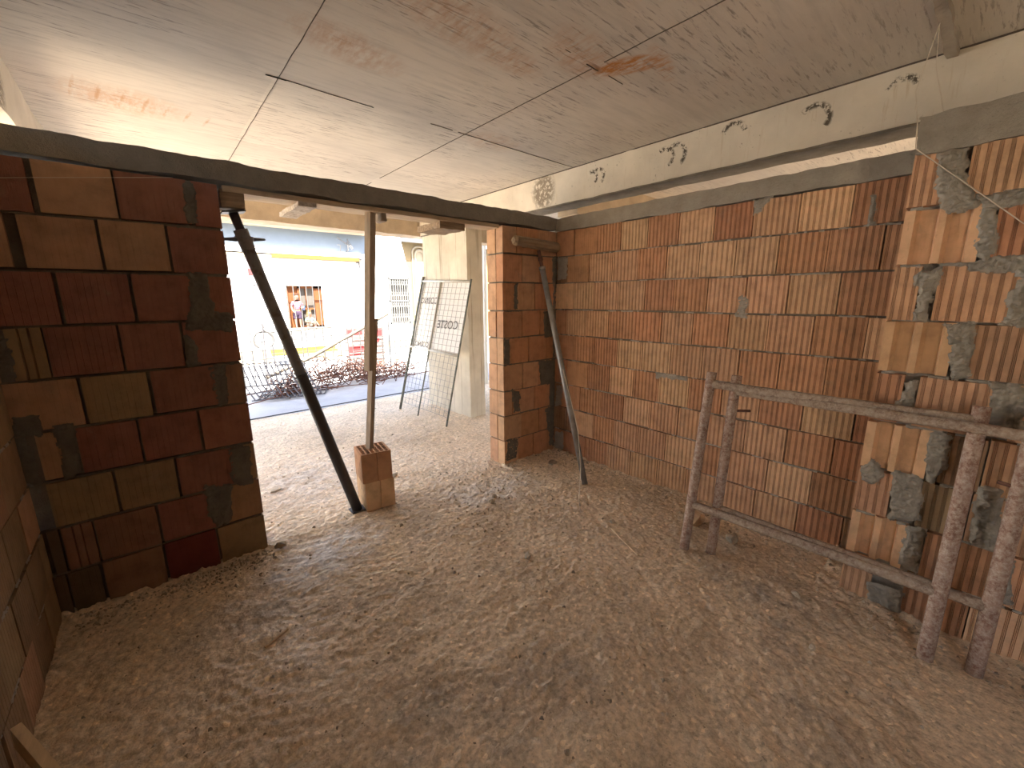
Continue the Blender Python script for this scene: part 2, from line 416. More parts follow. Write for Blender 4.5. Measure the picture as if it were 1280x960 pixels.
# ------------------------------------------------------------------ bricks
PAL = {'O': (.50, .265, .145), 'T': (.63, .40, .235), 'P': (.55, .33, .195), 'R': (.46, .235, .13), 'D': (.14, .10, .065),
       'B': (.40, .245, .155), 'r': (.27, .125, .09), 'c': (.17, .045, .035), 't': (.29, .20, .115), 'o': (.31, .185, .11), 'p': (.26, .15, .10),  # r t o p l: darkened copies, front/left wall shade in the colour
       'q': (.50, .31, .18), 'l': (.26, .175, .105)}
def profile(L, typ, rng):
    if typ == 's':
        return [(0, 0), (L, 0)]
    if typ == 'h':   # open hollow block: two recessed cells between ribs
        w = L; r = .036; m = .024; dp = .030
        c = (w - 2*r - m)/2
        pts = [(0, 0), (r, 0), (r+.014, dp), (r+c-.008, dp), (r+c, .001), (r+c+m, .001), (r+c+m+.014, dp), (w-r-.008, dp), (w-r, 0), (w, 0)]
        return pts
    dp, n, pitch = (.0075, 3, rng.choice((.0315, .0325, .034))) if typ == 'g' else (.0016, 1, .026)
    g = .0026; sp = .0024
    pts = [(0, 0)]
    k = max(1, int(round(L/pitch))); pitch = L/k
    for i in range(k):
        c = pitch*(i+.5)
        x0 = c - (n*g+(n-1)*sp)/2
        for j in range(n):
            a = x0 + j*(g+sp)
            pts += [(a, 0), (a+.0004, dp), (a+g-.0004, dp), (a+g, 0)]
    pts.append((L, 0))
    return pts
def brick(mb, fr, a0, a1, z0, z1, depth, col, typ, rng, front=0.):
    wide = typ == 'w'
    if wide: typ = 'v'
    kb = rng.uniform(.90, 1.08); col = tuple(max(.01, c*kb*rng.uniform(.975, 1.025)) for c in col)
    dj = rng.uniform(-.005, .005) + front
    g0, g1 = rng.uniform(.0015, .006), rng.uniform(.002, .006)
    if wide: g0 += .003; g1 += .003; z0 += .004
    a0 += g0; a1 -= g1
    if a1-a0 < .015: return
    zz0 = z0 + rng.uniform(.006, .010); zz1 = z1 - rng.uniform(.002, .007)
    tl = rng.uniform(-.005, .004)
    pr = profile(a1-a0, typ, rng)
    pts = [(a0+x, y+dj) for x, y in pr] + [(a1, depth), (a0, depth)]
    n = len(pts)
    lo = [fr(a, d, zz0 + tl*(a-a0)/(a1-a0)) for a, d in pts]; hi = [fr(a, d, zz1 + tl*(a-a0)/(a1-a0)) for a, d in pts]
    fs = [(i, (i+1) % n, n+(i+1) % n, n+i) for i in range(n)]
    fs += [tuple(range(n)), tuple(range(2*n-1, n-1, -1))]
    mb.add(lo+hi, fs, col)

ZC = [2.25, 2.009, 1.756, 1.50, 1.248, .996, .740, .493, .243, -.03]
def course(mb, fr, k, edges, cols, typs, depth, rng, front=0.):
    z1, z0 = ZC[k], ZC[k+1]
    for i in range(len(edges)-1):
        c = cols[i % len(cols)]
        if c == ' ': continue
        brick(mb, fr, edges[i], edges[i+1], z0, z1, depth, PAL[c], typs[i % len(typs)], rng, front)

def in_poly(x, y, p):
    c = False; j = len(p)-1
    for i in range(len(p)):
        if (p[i][1] > y) != (p[j][1] > y) and x < (p[j][0]-p[i][0])*(y-p[i][1])/(p[j][1]-p[i][1]+1e-12)+p[i][0]: c = not c
        j = i
    return c
def seg_d(x, y, a, b):
    ax, ay = a; bx, by = b; dx, dy = bx-ax, by-ay
    t = max(0, min(1, ((x-ax)*dx+(y-ay)*dy)/(dx*dx+dy*dy+1e-12)))
    return math.hypot(x-ax-t*dx, y-ay-t*dy)
def patch(mb, fr, poly, cell=.0065, h=.007, edge=.014, seed=0., rough=.007, lim=(-99, 99)):
    xs = [p[0] for p in poly]; ys = [p[1] for p in poly]
    x0, x1, y0, y1 = min(xs)-.03, max(xs)+.03, min(ys)-.03, max(ys)+.03
    nx = int((x1-x0)/cell)+1; ny = int((y1-y0)/cell)+1
    idx = {}; vs = []; hs = {}
    for i in range(nx+1):
        for j in range(ny+1):
            x = x0+i*cell; y = y0+j*cell
            if not lim[0] < x < lim[1]: continue
            d = min(seg_d(x, y, poly[k-1], poly[k]) for k in range(len(poly)))
            if not in_poly(x, y, poly): d = -d
            d += noise.fractal(Vector((x*26+seed, y*26, seed*.7)), .9, 2., 3)*.014 + .006
            if d < -.004: continue
            f = max(0., min(1., d/edge)); f = f*f*(3-2*f)
            hh = -.004 + f*(h+.004) + f*(noise.fractal(Vector((x*48, y*48, seed)), .7, 2., 4)*rough*.8 + noise.noise(Vector((x*110, y*110, seed)))*rough*.8)
            hs[i, j] = hh; idx[i, j] = len(vs); vs.append(fr(x, -hh, y))
    fs = []
    for i in range(nx):
        for j in range(ny):
            q = [(i, j), (i+1, j), (i+1, j+1), (i, j+1)]
            if all(k in idx for k in q): fs.append(tuple(idx[k] for k in q))
    mb.add(vs, fs)
def bed_lumps(mb, fr, a0, a1, zs, seed, dens=.1, w=.011, h=.006, cell=.007):
    """squeezed-out mortar along the course joints"""
    for k, z in enumerate(zs):
        n = int((a1-a0)/cell); rows = 4
        idx = {}; vs = []
        for i in range(n+1):
            a = a0+i*cell
            p = noise.fractal(Vector((a*9+seed, k*7.3, seed)), .9, 2., 4)
            if p < dens: continue
            for j in range(rows+1):
                t = j/rows*2-1
                zz = z + t*w*(.7+.6*noise.noise(Vector((a*40, k*3., 5.)))) + noise.noise(Vector((a*14, k*5., 1.)))*.004
                hh = -.003 + (1-t*t)*h*(.7 + noise.fractal(Vector((a*60, zz*60, seed)), .8, 2., 3))
                idx[i, j] = len(vs); vs.append(fr(a, -hh, zz))
        fs = [(idx[i, j], idx[i+1, j], idx[i+1, j+1], idx[i, j+1]) for (i, j) in idx if (i+1, j) in idx and (i, j+1) in idx and (i+1, j+1) in idx]
        mb.add(vs, fs)

fA = lambda a, d, z: (a, d, z)                      # wall at the front, runs along x, faces -y
fB = lambda a, d, z: (d, -a, z)                     # wall on the right, a runs from the corner towards the room's back
XJ = -.432
fJ = lambda a, d, z: (XJ+d, -a, z)
XL = -3.705
fL = lambda a, d, z: (XL-d, -a, z)
TD = .2267

def wall_mesh(name): return MB()

# ------------------------------------------------------------------ front wall (left part and pier)
rng = random.Random(3)
w = MB()
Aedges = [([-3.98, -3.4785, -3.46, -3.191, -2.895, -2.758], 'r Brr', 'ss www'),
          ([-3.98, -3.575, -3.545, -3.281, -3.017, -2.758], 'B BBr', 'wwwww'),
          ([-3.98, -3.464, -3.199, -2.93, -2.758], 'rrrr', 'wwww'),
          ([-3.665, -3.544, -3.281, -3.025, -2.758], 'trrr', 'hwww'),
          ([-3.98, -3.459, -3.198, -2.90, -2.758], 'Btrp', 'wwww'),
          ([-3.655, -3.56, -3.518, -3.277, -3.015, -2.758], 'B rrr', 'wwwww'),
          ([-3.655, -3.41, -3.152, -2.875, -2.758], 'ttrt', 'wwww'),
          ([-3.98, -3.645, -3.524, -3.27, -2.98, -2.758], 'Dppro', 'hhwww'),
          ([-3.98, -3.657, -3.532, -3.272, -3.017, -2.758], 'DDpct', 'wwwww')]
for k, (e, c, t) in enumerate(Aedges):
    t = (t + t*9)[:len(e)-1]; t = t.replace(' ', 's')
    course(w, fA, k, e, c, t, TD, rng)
Pedges = [([-.704, -.537, -.263, 0.0], 'qOP'), ([-.704, -.467, -.232, 0.0], 'OqO'), ([-.704, -.54, -.3, 0.0], 'OPO'), ([-.704, -.464, -.225, 0.0], 'OOO'),
          ([-.704, -.631, -.378, -.126, 0.0], 'qOOO'), ([-.704, -.463, -.252, 0.0], 'qPO'), ([-.704, -.597, -.489, -.292, 0.0], 'POPO'), ([-.704, -.473, -.236, 0.0], 'qOO'), ([-.704, -.521, -.31, -.109, 0.0], 'TOOR')]
for k, (e, c) in enumerate(Pedges):
    # jamb block: the end shows two cells with an open vertical slot
    course(w, fA, k, e[:2], c[0], 'v', .094, rng)
    brick(w, fA, e[0], e[1], ZC[k+1], ZC[k], TD, PAL['P'], 's', rng, .107)
    course(w, fA, k, e[1:], c[1:], 'v', TD, rng)
wall_front = structure(w.build('wall_front', M['brick'], colors=True))
wall_front['label'] = 'unplastered clay block wall facing the viewer, pierced by the wide street opening'
b = MB()
b.box((-.03, .02, 0), (.14, TD-.03, 2.25))
for (x0, x1) in ((-3.98, -2.775), (-.688, 0.0)):
    b.box((x0, .03, 0), (x1, TD-.03, 2.25))
    for z in ZC[1:9]: b.box((x0, .008, z-.006), (x1, TD-.008, z+.006), jit=.002)
b.build('bed_mortar', M['bed'], wall_front)
PATCH_A = [[(-2.917, 2.233), (-2.865, 2.241), (-2.874, 2.036), (-2.933, 2.009)], [(-2.956, 1.762), (-2.869, 1.765), (-2.862, 1.56), (-2.773, 1.53), (-2.8, 1.438), (-3.007, 1.459), (-2.96, 1.598)], [(-3.022, 1.424), (-2.983, 1.422), (-2.968, 1.261), (-3.021, 1.244)], [(-2.941, 1.234), (-2.856, 1.239), (-2.865, 1.006), (-2.917, 1.001)], [(-2.901, 0.746), (-2.786, 0.728), (-2.798, 0.473), (-2.866, 0.483), (-2.911, 0.53)], [(-3.053, 0.543), (-2.914, 0.504), (-2.935, 0.267), (-3.012, 0.243), (-3.041, 0.335)], [(-3.58, 1.023), (-3.509, 1.025), (-3.532, 0.766), (-3.582, 0.738), (-3.572, 0.905)], [(-3.703, 1.096), (-3.612, 1.086), (-3.628, 0.985), (-3.712, 0.996)], [(-3.709, 0.988), (-3.68, 0.981), (-3.659, 0.762), (-3.679, 0.705), (-3.718, 0.78)], [(-3.70, 1.448), (-3.656, 1.447), (-3.66, 1.28), (-3.707, 1.257)]]
PATCH_P = [[(-0.553, 1.736), (-0.523, 1.752), (-0.524, 1.517), (-0.564, 1.518)], [(-0.685, 1.243), (-0.626, 1.238), (-0.628, 1.003), (-0.697, 1.004)], [(-0.235, 0.987), (-0.004, 0.977), (-0.003, 0.721), (-0.21, 0.753)], [(-0.6, 0.743), (-0.495, 0.727), (-0.496, 0.506), (-0.581, 0.523)], [(-0.146, 0.485), (-.004, 0.499), (-.004, 0.139), (-0.094, 0.21)], [(-0.666, 0.254), (-0.518, 0.244), (-0.552, 0.04), (-0.689, 0.027)], [(-0.054, 2.005), (-0.003, 2.023), (-.003, 0.719), (-0.033, 0.374)], [(-0.177, 1.48), (-0.056, 1.499), (-0.05, 1.215), (-0.163, 1.226)], [(-0.063, 0.738), (-.004, 0.736), (-0.004, 0.04), (-0.076, 0.059)]]
m = MB()
for i, p in enumerate(PATCH_A): patch(m, fA, p, seed=i*3.1, h=.006, rough=.006, lim=(-3.74, -2.765))
for i, p in enumerate(PATCH_P): patch(m, fA, p, seed=40+i*3.1, h=.006, rough=.006, lim=(-.70, .012))
bed_lumps(m, fA, -3.70, -2.77, ZC[1:9], 2., .28); bed_lumps(m, fA, -.70, -.01, ZC[1:9], 4., .12)
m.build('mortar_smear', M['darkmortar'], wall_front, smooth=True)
l = MB(); rough_slab(l, (-3.98, -.004, 2.262), (0.0, TD+.02, 2.375), .03, .012, 5., 1.); structure(l.build('trim_1', M['capshade'], smooth=True))['label'] = 'rough cement lintel band over the front wall'

# ------------------------------------------------------------------ right wall
rng = random.Random(11)
w = MB()
Brows = [([.225, .485, .747, 1.001, 1.269, 1.533, 1.787, 2.056, 2.316], 'OOOTOTRPTO'), ([.145, .412, .667, .925, 1.185, 1.444, 1.701, 1.962, 2.226, 2.482], 'oOPPOTTTROO'),
         ([.235, .471, .747, 1.008, 1.264, 1.528, 1.793, 2.048, 2.312], 'TTPPRRPPPO'), ([.146, .399, .656, .919, 1.179, 1.437, 1.698, 1.954, 2.214, 2.473], 'OTTOOPOPPOT'),
         ([.25, .509, .761, 1.018, 1.278, 1.535, 1.797, 2.054, 2.311], 'OOOTTPPOOO'), ([.17, .435, .687, .943, 1.187, 1.446, 1.703, 1.964, 2.219, 2.487], 'OOOTOTOPOTR'),
         ([.095, .351, .601, .856, 1.116, 1.377, 1.623, 1.89, 2.148, 2.408], 'oOOOTPPPPOR'), ([.26, .516, .765, 1.028, 1.287, 1.56, 1.795, 2.058, 2.319], 'oTOPPTRPTR'),
         ([.17, .432, .699, .957, 1.225, 1.483, 1.765, 2.001, 2.267, 2.517], 'RROPPPPPPRo')]
for k, (e, c) in enumerate(Brows):
    typ = ''.join('v' if i < 2 and rng.random() < .6 else 'g' for i in range(len(e)+1))
    course(w, fB, k, [0.0] + e + [2.75], c, typ, .14, rng)
wall_right = structure(w.build('wall_right', M['brick'], colors=True))
wall_right['label'] = 'grooved orange clay block wall along the right side'
b = MB(); b.box((.055, -2.75, 0), (.135, 0.0, 2.25))
for z in ZC[1:9]: b.box((.014, -2.75, z-.008), (.13, 0.0, z+.009), jit=.002)
b.build('bed_mortar', M['bed'], wall_right)
PATCH_B = [[(0.014, 2.007), (0.14, 1.998), (0.136, 1.802), (0.019, 1.791)], [(1.752, 1.612), (1.771, 1.634), (1.811, 1.596), (1.808, 1.475), (1.744, 1.484)], [(1.778, 2.25), (1.887, 2.251), (1.818, 2.154), (1.788, 2.158)], [(1.156, 1.002), (1.432, 1.006), (1.436, 0.962), (1.159, 0.961)], [(0.032, 0.725), (0.122, 0.722), (0.105, 0.521), (0.014, 0.477)], [(0.02, 0.192), (0.135, 0.22), (0.14, 0.024), (0.012, 0.006)], [(2.39, 2.17), (2.414, 2.17), (2.426, 2.004), (2.394, 2.008)]]
m = MB()
for i, p in enumerate(PATCH_B): patch(m, fB, p, seed=50+i*3.1, h=.006, lim=(-.004, 2.7))
bed_lumps(m, fB, .02, 2.55, ZC[1:9], 7., .04, .008, .004)
m.build('mortar_smear', M['mortar'], wall_right, smooth=True)
l = MB(); rough_slab(l, (-.012, -2.62, 2.25), (.16, .0, 2.370), .03, .012, 5., 4.); structure(l.build('trim_2', M['cap'], smooth=True))['label'] = 'rough cement band on top of the right wall'

# projecting pier of the right wall, nearest the viewer
rng = random.Random(5)
w = MB()
JE = 2.598
Jrows = [([2.725, 2.78], 'P T', 'ggg'), ([2.86, 2.89], 'T R', 'hgg'), ([2.70, 2.755, 3.0], 'P P ', 'gggg'), ([2.85, 2.885], 'T B', 'hgg'), ([2.71, 2.757, 3.0, 3.06], 'O P T', 'ggggg'),
         ([2.845, 2.885, 3.02], 'T oP', 'hggg'), ([2.74, 2.842, 3.007], 'P tPP', 'ggggg'), ([2.83, 2.887], 'T O', 'hgg'), ([2.73, 2.851, 3.079], 'T RT', 'gggg')]
for k, (e, c, t) in enumerate(Jrows):
    es = [JE] + e
    while es[-1] < 4.9: es.append(es[-1] + .26)
    cc = c + ''.join(rng.choice('PTOPB') for _ in range(12)); tt = (t + 'g'*14)
    course(w, fJ, k, es, cc[:len(es)-1], tt[:len(es)-1], .16, rng)
wj = structure(w.build('wall_right_pier', M['brick'], colors=True))
wj['label'] = 'projecting clay block pier with thick grey mortar joints at the right edge'
b = MB(); b.box((XJ+.045, -5.2, 0), (XJ+.42, -JE-.02, 2.25))
b.build('bed_mortar', M['mortar'], wj)
PATCH_J = [[(2.674, 2.24), (2.765, 2.237), (2.773, 2.106), (2.839, 1.99), (2.737, 1.979), (2.698, 2.072)], [(2.824, 2.03), (2.958, 2.04), (2.966, 1.988), (2.85, 1.975)], [(2.845, 1.982), (2.88, 1.983), (2.906, 1.847), (2.896, 1.751), (2.852, 1.787)], [(2.842, 1.754), (2.904, 1.77), (2.999, 1.782), (3.012, 1.697), (2.961, 1.715), (2.854, 1.727)], [(2.666, 1.711), (2.756, 1.742), (2.748, 1.655), (2.735, 1.509), (2.703, 1.508), (2.703, 1.637)], [(2.972, 1.617), (3.01, 1.713), (3.045, 1.495), (2.986, 1.502)], [(2.81, 1.494), (2.895, 1.498), (2.911, 1.268), (2.865, 1.243)], [(2.715, 1.201), (2.756, 1.227), (2.747, 1.095), (2.696, 1.085)], [(2.981, 1.242), (3.083, 1.251), (3.108, 1.027), (2.992, 1.082)], [(2.829, 0.986), (2.898, 0.983), (2.905, 0.828), (2.873, 0.735), (2.839, 0.785)], [(2.602, 0.743), (2.645, 0.788), (2.7, 0.748), (2.686, 0.669), (2.622, 0.669)], [(2.734, 0.751), (2.828, 0.761), (2.86, 0.54), (2.752, 0.502)], [(2.825, 0.48), (2.885, 0.499), (2.884, 0.264), (2.823, 0.276)], [(3.023, 0.769), (3.09, 0.774), (3.113, 0.491), (3.039, 0.495)], [(2.719, 0.109), (2.854, 0.122), (2.862, -0.006), (2.732, 0.009)], [(3.119, 0.454), (3.172, 0.482), (3.19, 0.25), (3.137, 0.258)]]
m = MB()
for i, p in enumerate(PATCH_J): patch(m, fJ, p, seed=90+i*3.1, h=.011, rough=.010, cell=.0055, lim=(JE+.003, 9))
bed_lumps(m, fJ, JE+.02, 3.4, ZC[1:9], 17., .0, .010, .006)
m.build('mortar_smear', M['mortar'], wj, smooth=True)
l = MB(); rough_slab(l, (XJ-.006, -5.2, 2.245), (-.01, -JE, 2.40), .03, .012, 5., 8.); structure(l.build('trim_3', M['cap'], smooth=True))['label'] = 'thick cement cap on the projecting pier'

# ------------------------------------------------------------------ left wall, back wall
rng = random.Random(21)
w = MB()
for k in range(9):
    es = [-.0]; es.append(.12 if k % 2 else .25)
    while es[-1] < 4.05: es.append(es[-1] + rng.uniform(.25, .27))  # stops short: unseen opening added to let in fill daylight
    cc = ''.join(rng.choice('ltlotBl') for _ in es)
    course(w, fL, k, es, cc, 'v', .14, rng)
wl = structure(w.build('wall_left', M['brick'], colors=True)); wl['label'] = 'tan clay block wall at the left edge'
b = MB(); b.box((XL-.135, -4.1, 0), (XL-.03, 0, 2.25))
for z in ZC[1:9]: b.box((XL-.13, -4.1, z-.006), (XL-.007, 0.0, z+.006), jit=.002)
b.build('bed_mortar', M['bed'], wl)
m = MB(); bed_lumps(m, fL, .02, 2.5, ZC[1:9], 31., .08); m.build('mortar_smear', M['mortar'], wl, smooth=True)
b = MB(); rough_slab(b, (XL-.15, -5.2, 2.25), (XL+.004, -.0, 2.385), .06, .01, 5., 12.); structure(b.build('trim_4', M['cap'], smooth=True))
b = MB(); b.box((-3.9, -5.45, 0), (.3, -5.2, 2.8)); structure(b.build('wall_back', M['backwall']))

# ------------------------------------------------------------------ slab, beams, column
b = MB(); b.box((-5.2, -6.5, 2.80), (9, 3.0, 3.08)); structure(b.build('ceiling', M['ceiling']))['label'] = 'raw concrete ceiling slab with plywood joint lines'
b = MB()
def seam(p, q, wdt, h, brk=.0, seed=0.):
    p, q = Vector(p), Vector(q); n = int((q-p).length/.02); d = (q-p).normalized(); s = Vector((-d.y, d.x, 0))
    prev = None
    for i in range(n+1):
        c = lerp(p, q, i/n); k = noise.noise(Vector((i*.05+seed, seed, 0.)))
        c = c + s*noise.noise(Vector((i*.11, seed, 3.)))*.003
        ww = wdt*(.7+.5*noise.noise(Vector((i*.17, seed, 9.)))) if k > brk-.5 else 0
        cur = (c-s*ww, c+s*ww, c+Vector((0, 0, -h)))
        if prev and ww > 0 and prev[3] > 0:
            b.add([prev[0], prev[2], cur[2], cur[0], prev[1], cur[1]], [(0, 1, 2, 3), (1, 4, 5, 2)])
        prev = (*cur, ww)
for x, s in ((-2.452, 1.), (-1.225, 2.)):
    seam((x, -6, 2.7995), (x+.02, 2.9, 2.7995), .0032, .004, .05, s)
for y, x0, x1, s in ((-.195, -2.46, -1.9, 3.), (-.195, -1.5, 0., 3.5), (-1.385, -1.45, -.95, 4.)):
    seam((x0, y, 2.7995), (x1, y+.015, 2.7995), .0022, .003, .35, s)
for x, y in ((-2.45, -.19), (-1.222, -.195), (-1.222, -1.37)):
    seam((x-.05, y, 2.799), (x+.05, y, 2.799), .006, .004, .0, x)
# joint between slab and beam
seam((.008, -6, 2.7985), (.008, 2.9, 2.7985), .006, .008, .0, 6.)
b.build('joint_line', M['seam'], D.objects['ceiling'])
b = MB(); rough_slab(b, (.01, -6.2, 2.50), (.215, 2.95, 2.81), .06, .006, 4., 20.)
tr5 = structure(b.build('trim_5', M['beam']))
sb = MB(); rough_slab(sb, (.004, -6.1, 2.488), (.218, 2.7, 2.503), .05, .006, 4., 20.); sb.build('mortar_smear', M['soffit_shade'], tr5, smooth=True)  # dark film under the beam; its underside shade is put into the colour
tr5['label'] = 'long concrete beam with dark crescent marks under the ceiling on the right'
b = MB(); rough_slab(b, (-1.3, -2.64, 2.765), (.02, -2.598, 2.81), .02, .006, 9., 22.)
structure(b.build('trim_6', M['concrete']))
b = MB(); rough_slab(b, (-3.82, -6.2, 2.50), (-3.525, 2.95, 2.81), .06, .008, 4., 24.)
structure(b.build('trim_7', M['beam']))['label'] = 'concrete beam under the ceiling at the upper left corner'
b = MB(); rough_slab(b, (-9, 2.72, 2.50), (9, 3.0, 2.81), .06, .010, 4., 26.)
structure(b.build('trim_8', M['tanbeam']))['label'] = 'tan concrete edge beam over the street opening'
b = MB(); rough_slab(b, (.27, -.02, 2.45), (9, .24, 2.81), .08, .008, 4., 28.); structure(b.build('trim_9', M['tanbeam']))
b = MB(); b.box((-9, 2.75, 3.08), (9, 3.0, 4.35)); structure(b.build('wall_front_upper', M['concrete']))  # unseen upper wall, added and sized to cast shade on the street
col = MB(); rough_slab(col, (.018, 1.575, -.02), (.268, 2.675, 2.52), .05, .006, 3., 30.)
cc = structure(col.build('column_street', M['column'])); cc['label'] = 'raw board-marked concrete column behind the leaning wire screen'

# ------------------------------------------------------------------ floor and street
def floor_h(x, y):
    p = Vector((x, y, 0))
    h = noise.fractal(p*1.6, .8, 2., 4)*.010 + noise.fractal(p*7, .7, 2., 4)*.007 + noise.fractal(p*22, .7, 2., 3)*.006
    # loose mortar droppings banked against the walls
    e = 0.
    if y < .05:
        e += math.exp(-max(0, -x-.0)/.10) * (y > -2.6) + math.exp(-max(0, XJ-x)/.12)*(y < -2.5)
        e += math.exp(-max(0, x-XL)/.10)
    if (x < -2.72 or x > -.72): e += math.exp(-abs(min(0, y))/.12)*(y < .03)
    h += e*(.018 + .02*noise.fractal(p*11, .8, 2., 4))
    return max(-.03, h*.9) - .004
def fine_h(x, y):
    f = min(1., (x+3.85)/.1, (1.3-x)/.1, (y+3.)/.1, (.45-y)/.1)
    if f <= 0: return 0.
    p = Vector((x, y, 0)); m = max(0., noise.noise(p*3.1)*1.2 + .55)
    k = noise.noise(p*46); q = noise.noise(p*88 + Vector((3, 8, 1)))
    return f*m*(max(0., k)**1.3*.010 + max(0., q)*.004 - .002)
b = MB()
def grid(x0, x1, y0, y1, c, fine=False):
    nx, ny = int((x1-x0)/c), int((y1-y0)/c); vs = []; fs = []
    for i in range(nx+1):
        for j in range(ny+1):
            x = x0+(x1-x0)*i/nx; y = y0+(y1-y0)*j/ny; vs.append((x, y, floor_h(x, y) + (fine_h(x, y) if fine else 0.)))
    for i in range(nx):
        for j in range(ny):
            a = i*(ny+1)+j; fs.append((a, a+ny+1, a+ny+2, a+1))
    b.add(vs, fs)
grid(-3.85, .1, -3.0, .45, .0085, True); grid(-3.85, 1.3, .45, 3.5, .018); grid(.1, 1.3, -3.0, .45, .05); grid(-3.85, 1.3, -6.3, -3.0, .08); grid(1.3, 9., -6.3, 3.5, .15); grid(-5.2, -3.85, -6.3, 3.5, .15)
b.box((-5.2, 3.48, -.2), (9, 3.502, -.004))
structure(b.build('floor', M['floor'], smooth=True))['label'] = 'dusty rough concrete floor strewn with mortar crumbs'
b = MB()
vs = []; fs = []
nx, ny = 90, 60
for i in range(nx+1):
    for j in range(ny+1):
        x = -9+18*i/nx; y = 3.5+8*j/ny; vs.append((x, y, -.022+.012*noise.fractal(Vector((x, y, 3.))*1.5, .8, 2., 4)))
for i in range(nx):
    for j in range(ny):
        a = i*(ny+1)+j; fs.append((a, a+ny+1, a+ny+2, a+1))
b.add(vs, fs)
structure(b.build('ground_street', M['pave'], smooth=True))['label'] = 'grey street pavement outside the opening'
b = MB(); b.box((-30, -20, -.25), (-5.2, 3.5, -.05)); b.box((-30, 3.5, -.25), (-9, 12, -.05)); structure(b.build('ground_added_yard', M['added_yard']))  # unseen sunlit ground, invented to bounce fill daylight through the left wall opening
# taut dark line marking the slab edge
b = MB(); b.tube([(-3.3, 3.46, .012), (-2.26, 3.494, .010), (-.04, 3.585, .010), (1.4, 3.64, .012)], .009, 6)
tag(b.build('cable', M['black']), 'thin dark cable lying straight along the edge of the floor slab', 'cable')

# ------------------------------------------------------------------ steel prop
def prop():
    foot = Vector((-2.124, .10, 0.)); top = Vector((-2.690, .10, 2.125)); d = (top-foot).normalized()
    t = thing('steel_prop', 'dark slanting steel prop wedged under the left end of the lintel', 'prop', foot)
    L = (top-foot).length
    def at(z): return foot + d*(z)
    o = MB(); o.tube([at(.005), at(1.14)], .038, 18); o.tube([at(1.14), at(1.16)], .038, 18); o.build('outer_tube', M['steel_dark'], t, True)
    o = MB(); o.tube([at(1.15), at(2.06)], .035, 18); o.tube([at(1.98), at(2.10)], .039, 18); o.build('lit_upper_tube', M['steel_lit'], t, True)  # same tube going on; light on its upper half put into a grey colour
    o = MB(); o.tube([at(2.06), at(L-.004)], .026, 16); o.build('inner_tube', M['steel_dark'], t, True)
    o = MB(); s = Vector((1, .35, .10)).normalized(); c = at(2.045)
    o.tube([c-s*.125, c-s*.045], .007, 8, r2=.013); o.tube([c+s*.045, c+s*.125], .013, 8, r2=.007); o.tube([c+Vector((0, 0, -.012)), c+Vector((0, 0, .014))], .05, 18)
    o.build('collar_handle', M['steel_lit'], t, True)
    o = MB(); o.box((-.06, -.05, -.004), (.06, .05, .005), M4=Matrix.Translation(top) @ Matrix.Rotation(-.16, 4, 'Y')); o.build('head_plate', M['steel_dark'], t)
    o = MB(); o.box((-.055, -.05, -.003), (.055, .05, .004), M4=Matrix.Translation(foot+Vector((0, 0, .004)))); o.build('foot_plate', M['steel_dark'], t)
prop()

# formwork board and wood blocks under the lintel
b = MB(); rough_slab(b, (-2.735, .03, 2.222), (-.715, .21, 2.252), .04, .003, 8., 40.)
tag(b.build('form_board', M['timber_x']), 'long pale formwork board under the lintel of the opening', 'board')
def wood_block(lo, hi, label, mats, seed):
    b = MB(); rough_slab(b, lo, hi, .02, .006, 14., seed)
    o = b.build('wood_block', mats); return tag(o, label, 'wood block')
wood_block((-2.752, .04, 2.138), (-2.635, .17, 2.238), 'stubby dark timber block between the slanting prop head and the lintel', M['timber_old'], 41.)
wood_block((-2.345, .03, 2.196), (-2.235, .52, 2.226), 'cement crusted wood block sticking out under the lintel left of the timber post', M['endgrain'], 42.)
wood_block((-1.792, .05, 2.168), (-1.752, .17, 2.226), 'small upright wood offcut just right of the timber post top', M['timber'], 43.)
wood_block((-1.30, .06, 2.170), (-1.06, .42, 2.224), 'rough broken wood block under the lintel near the concrete column', M['timber_old'], 44.)

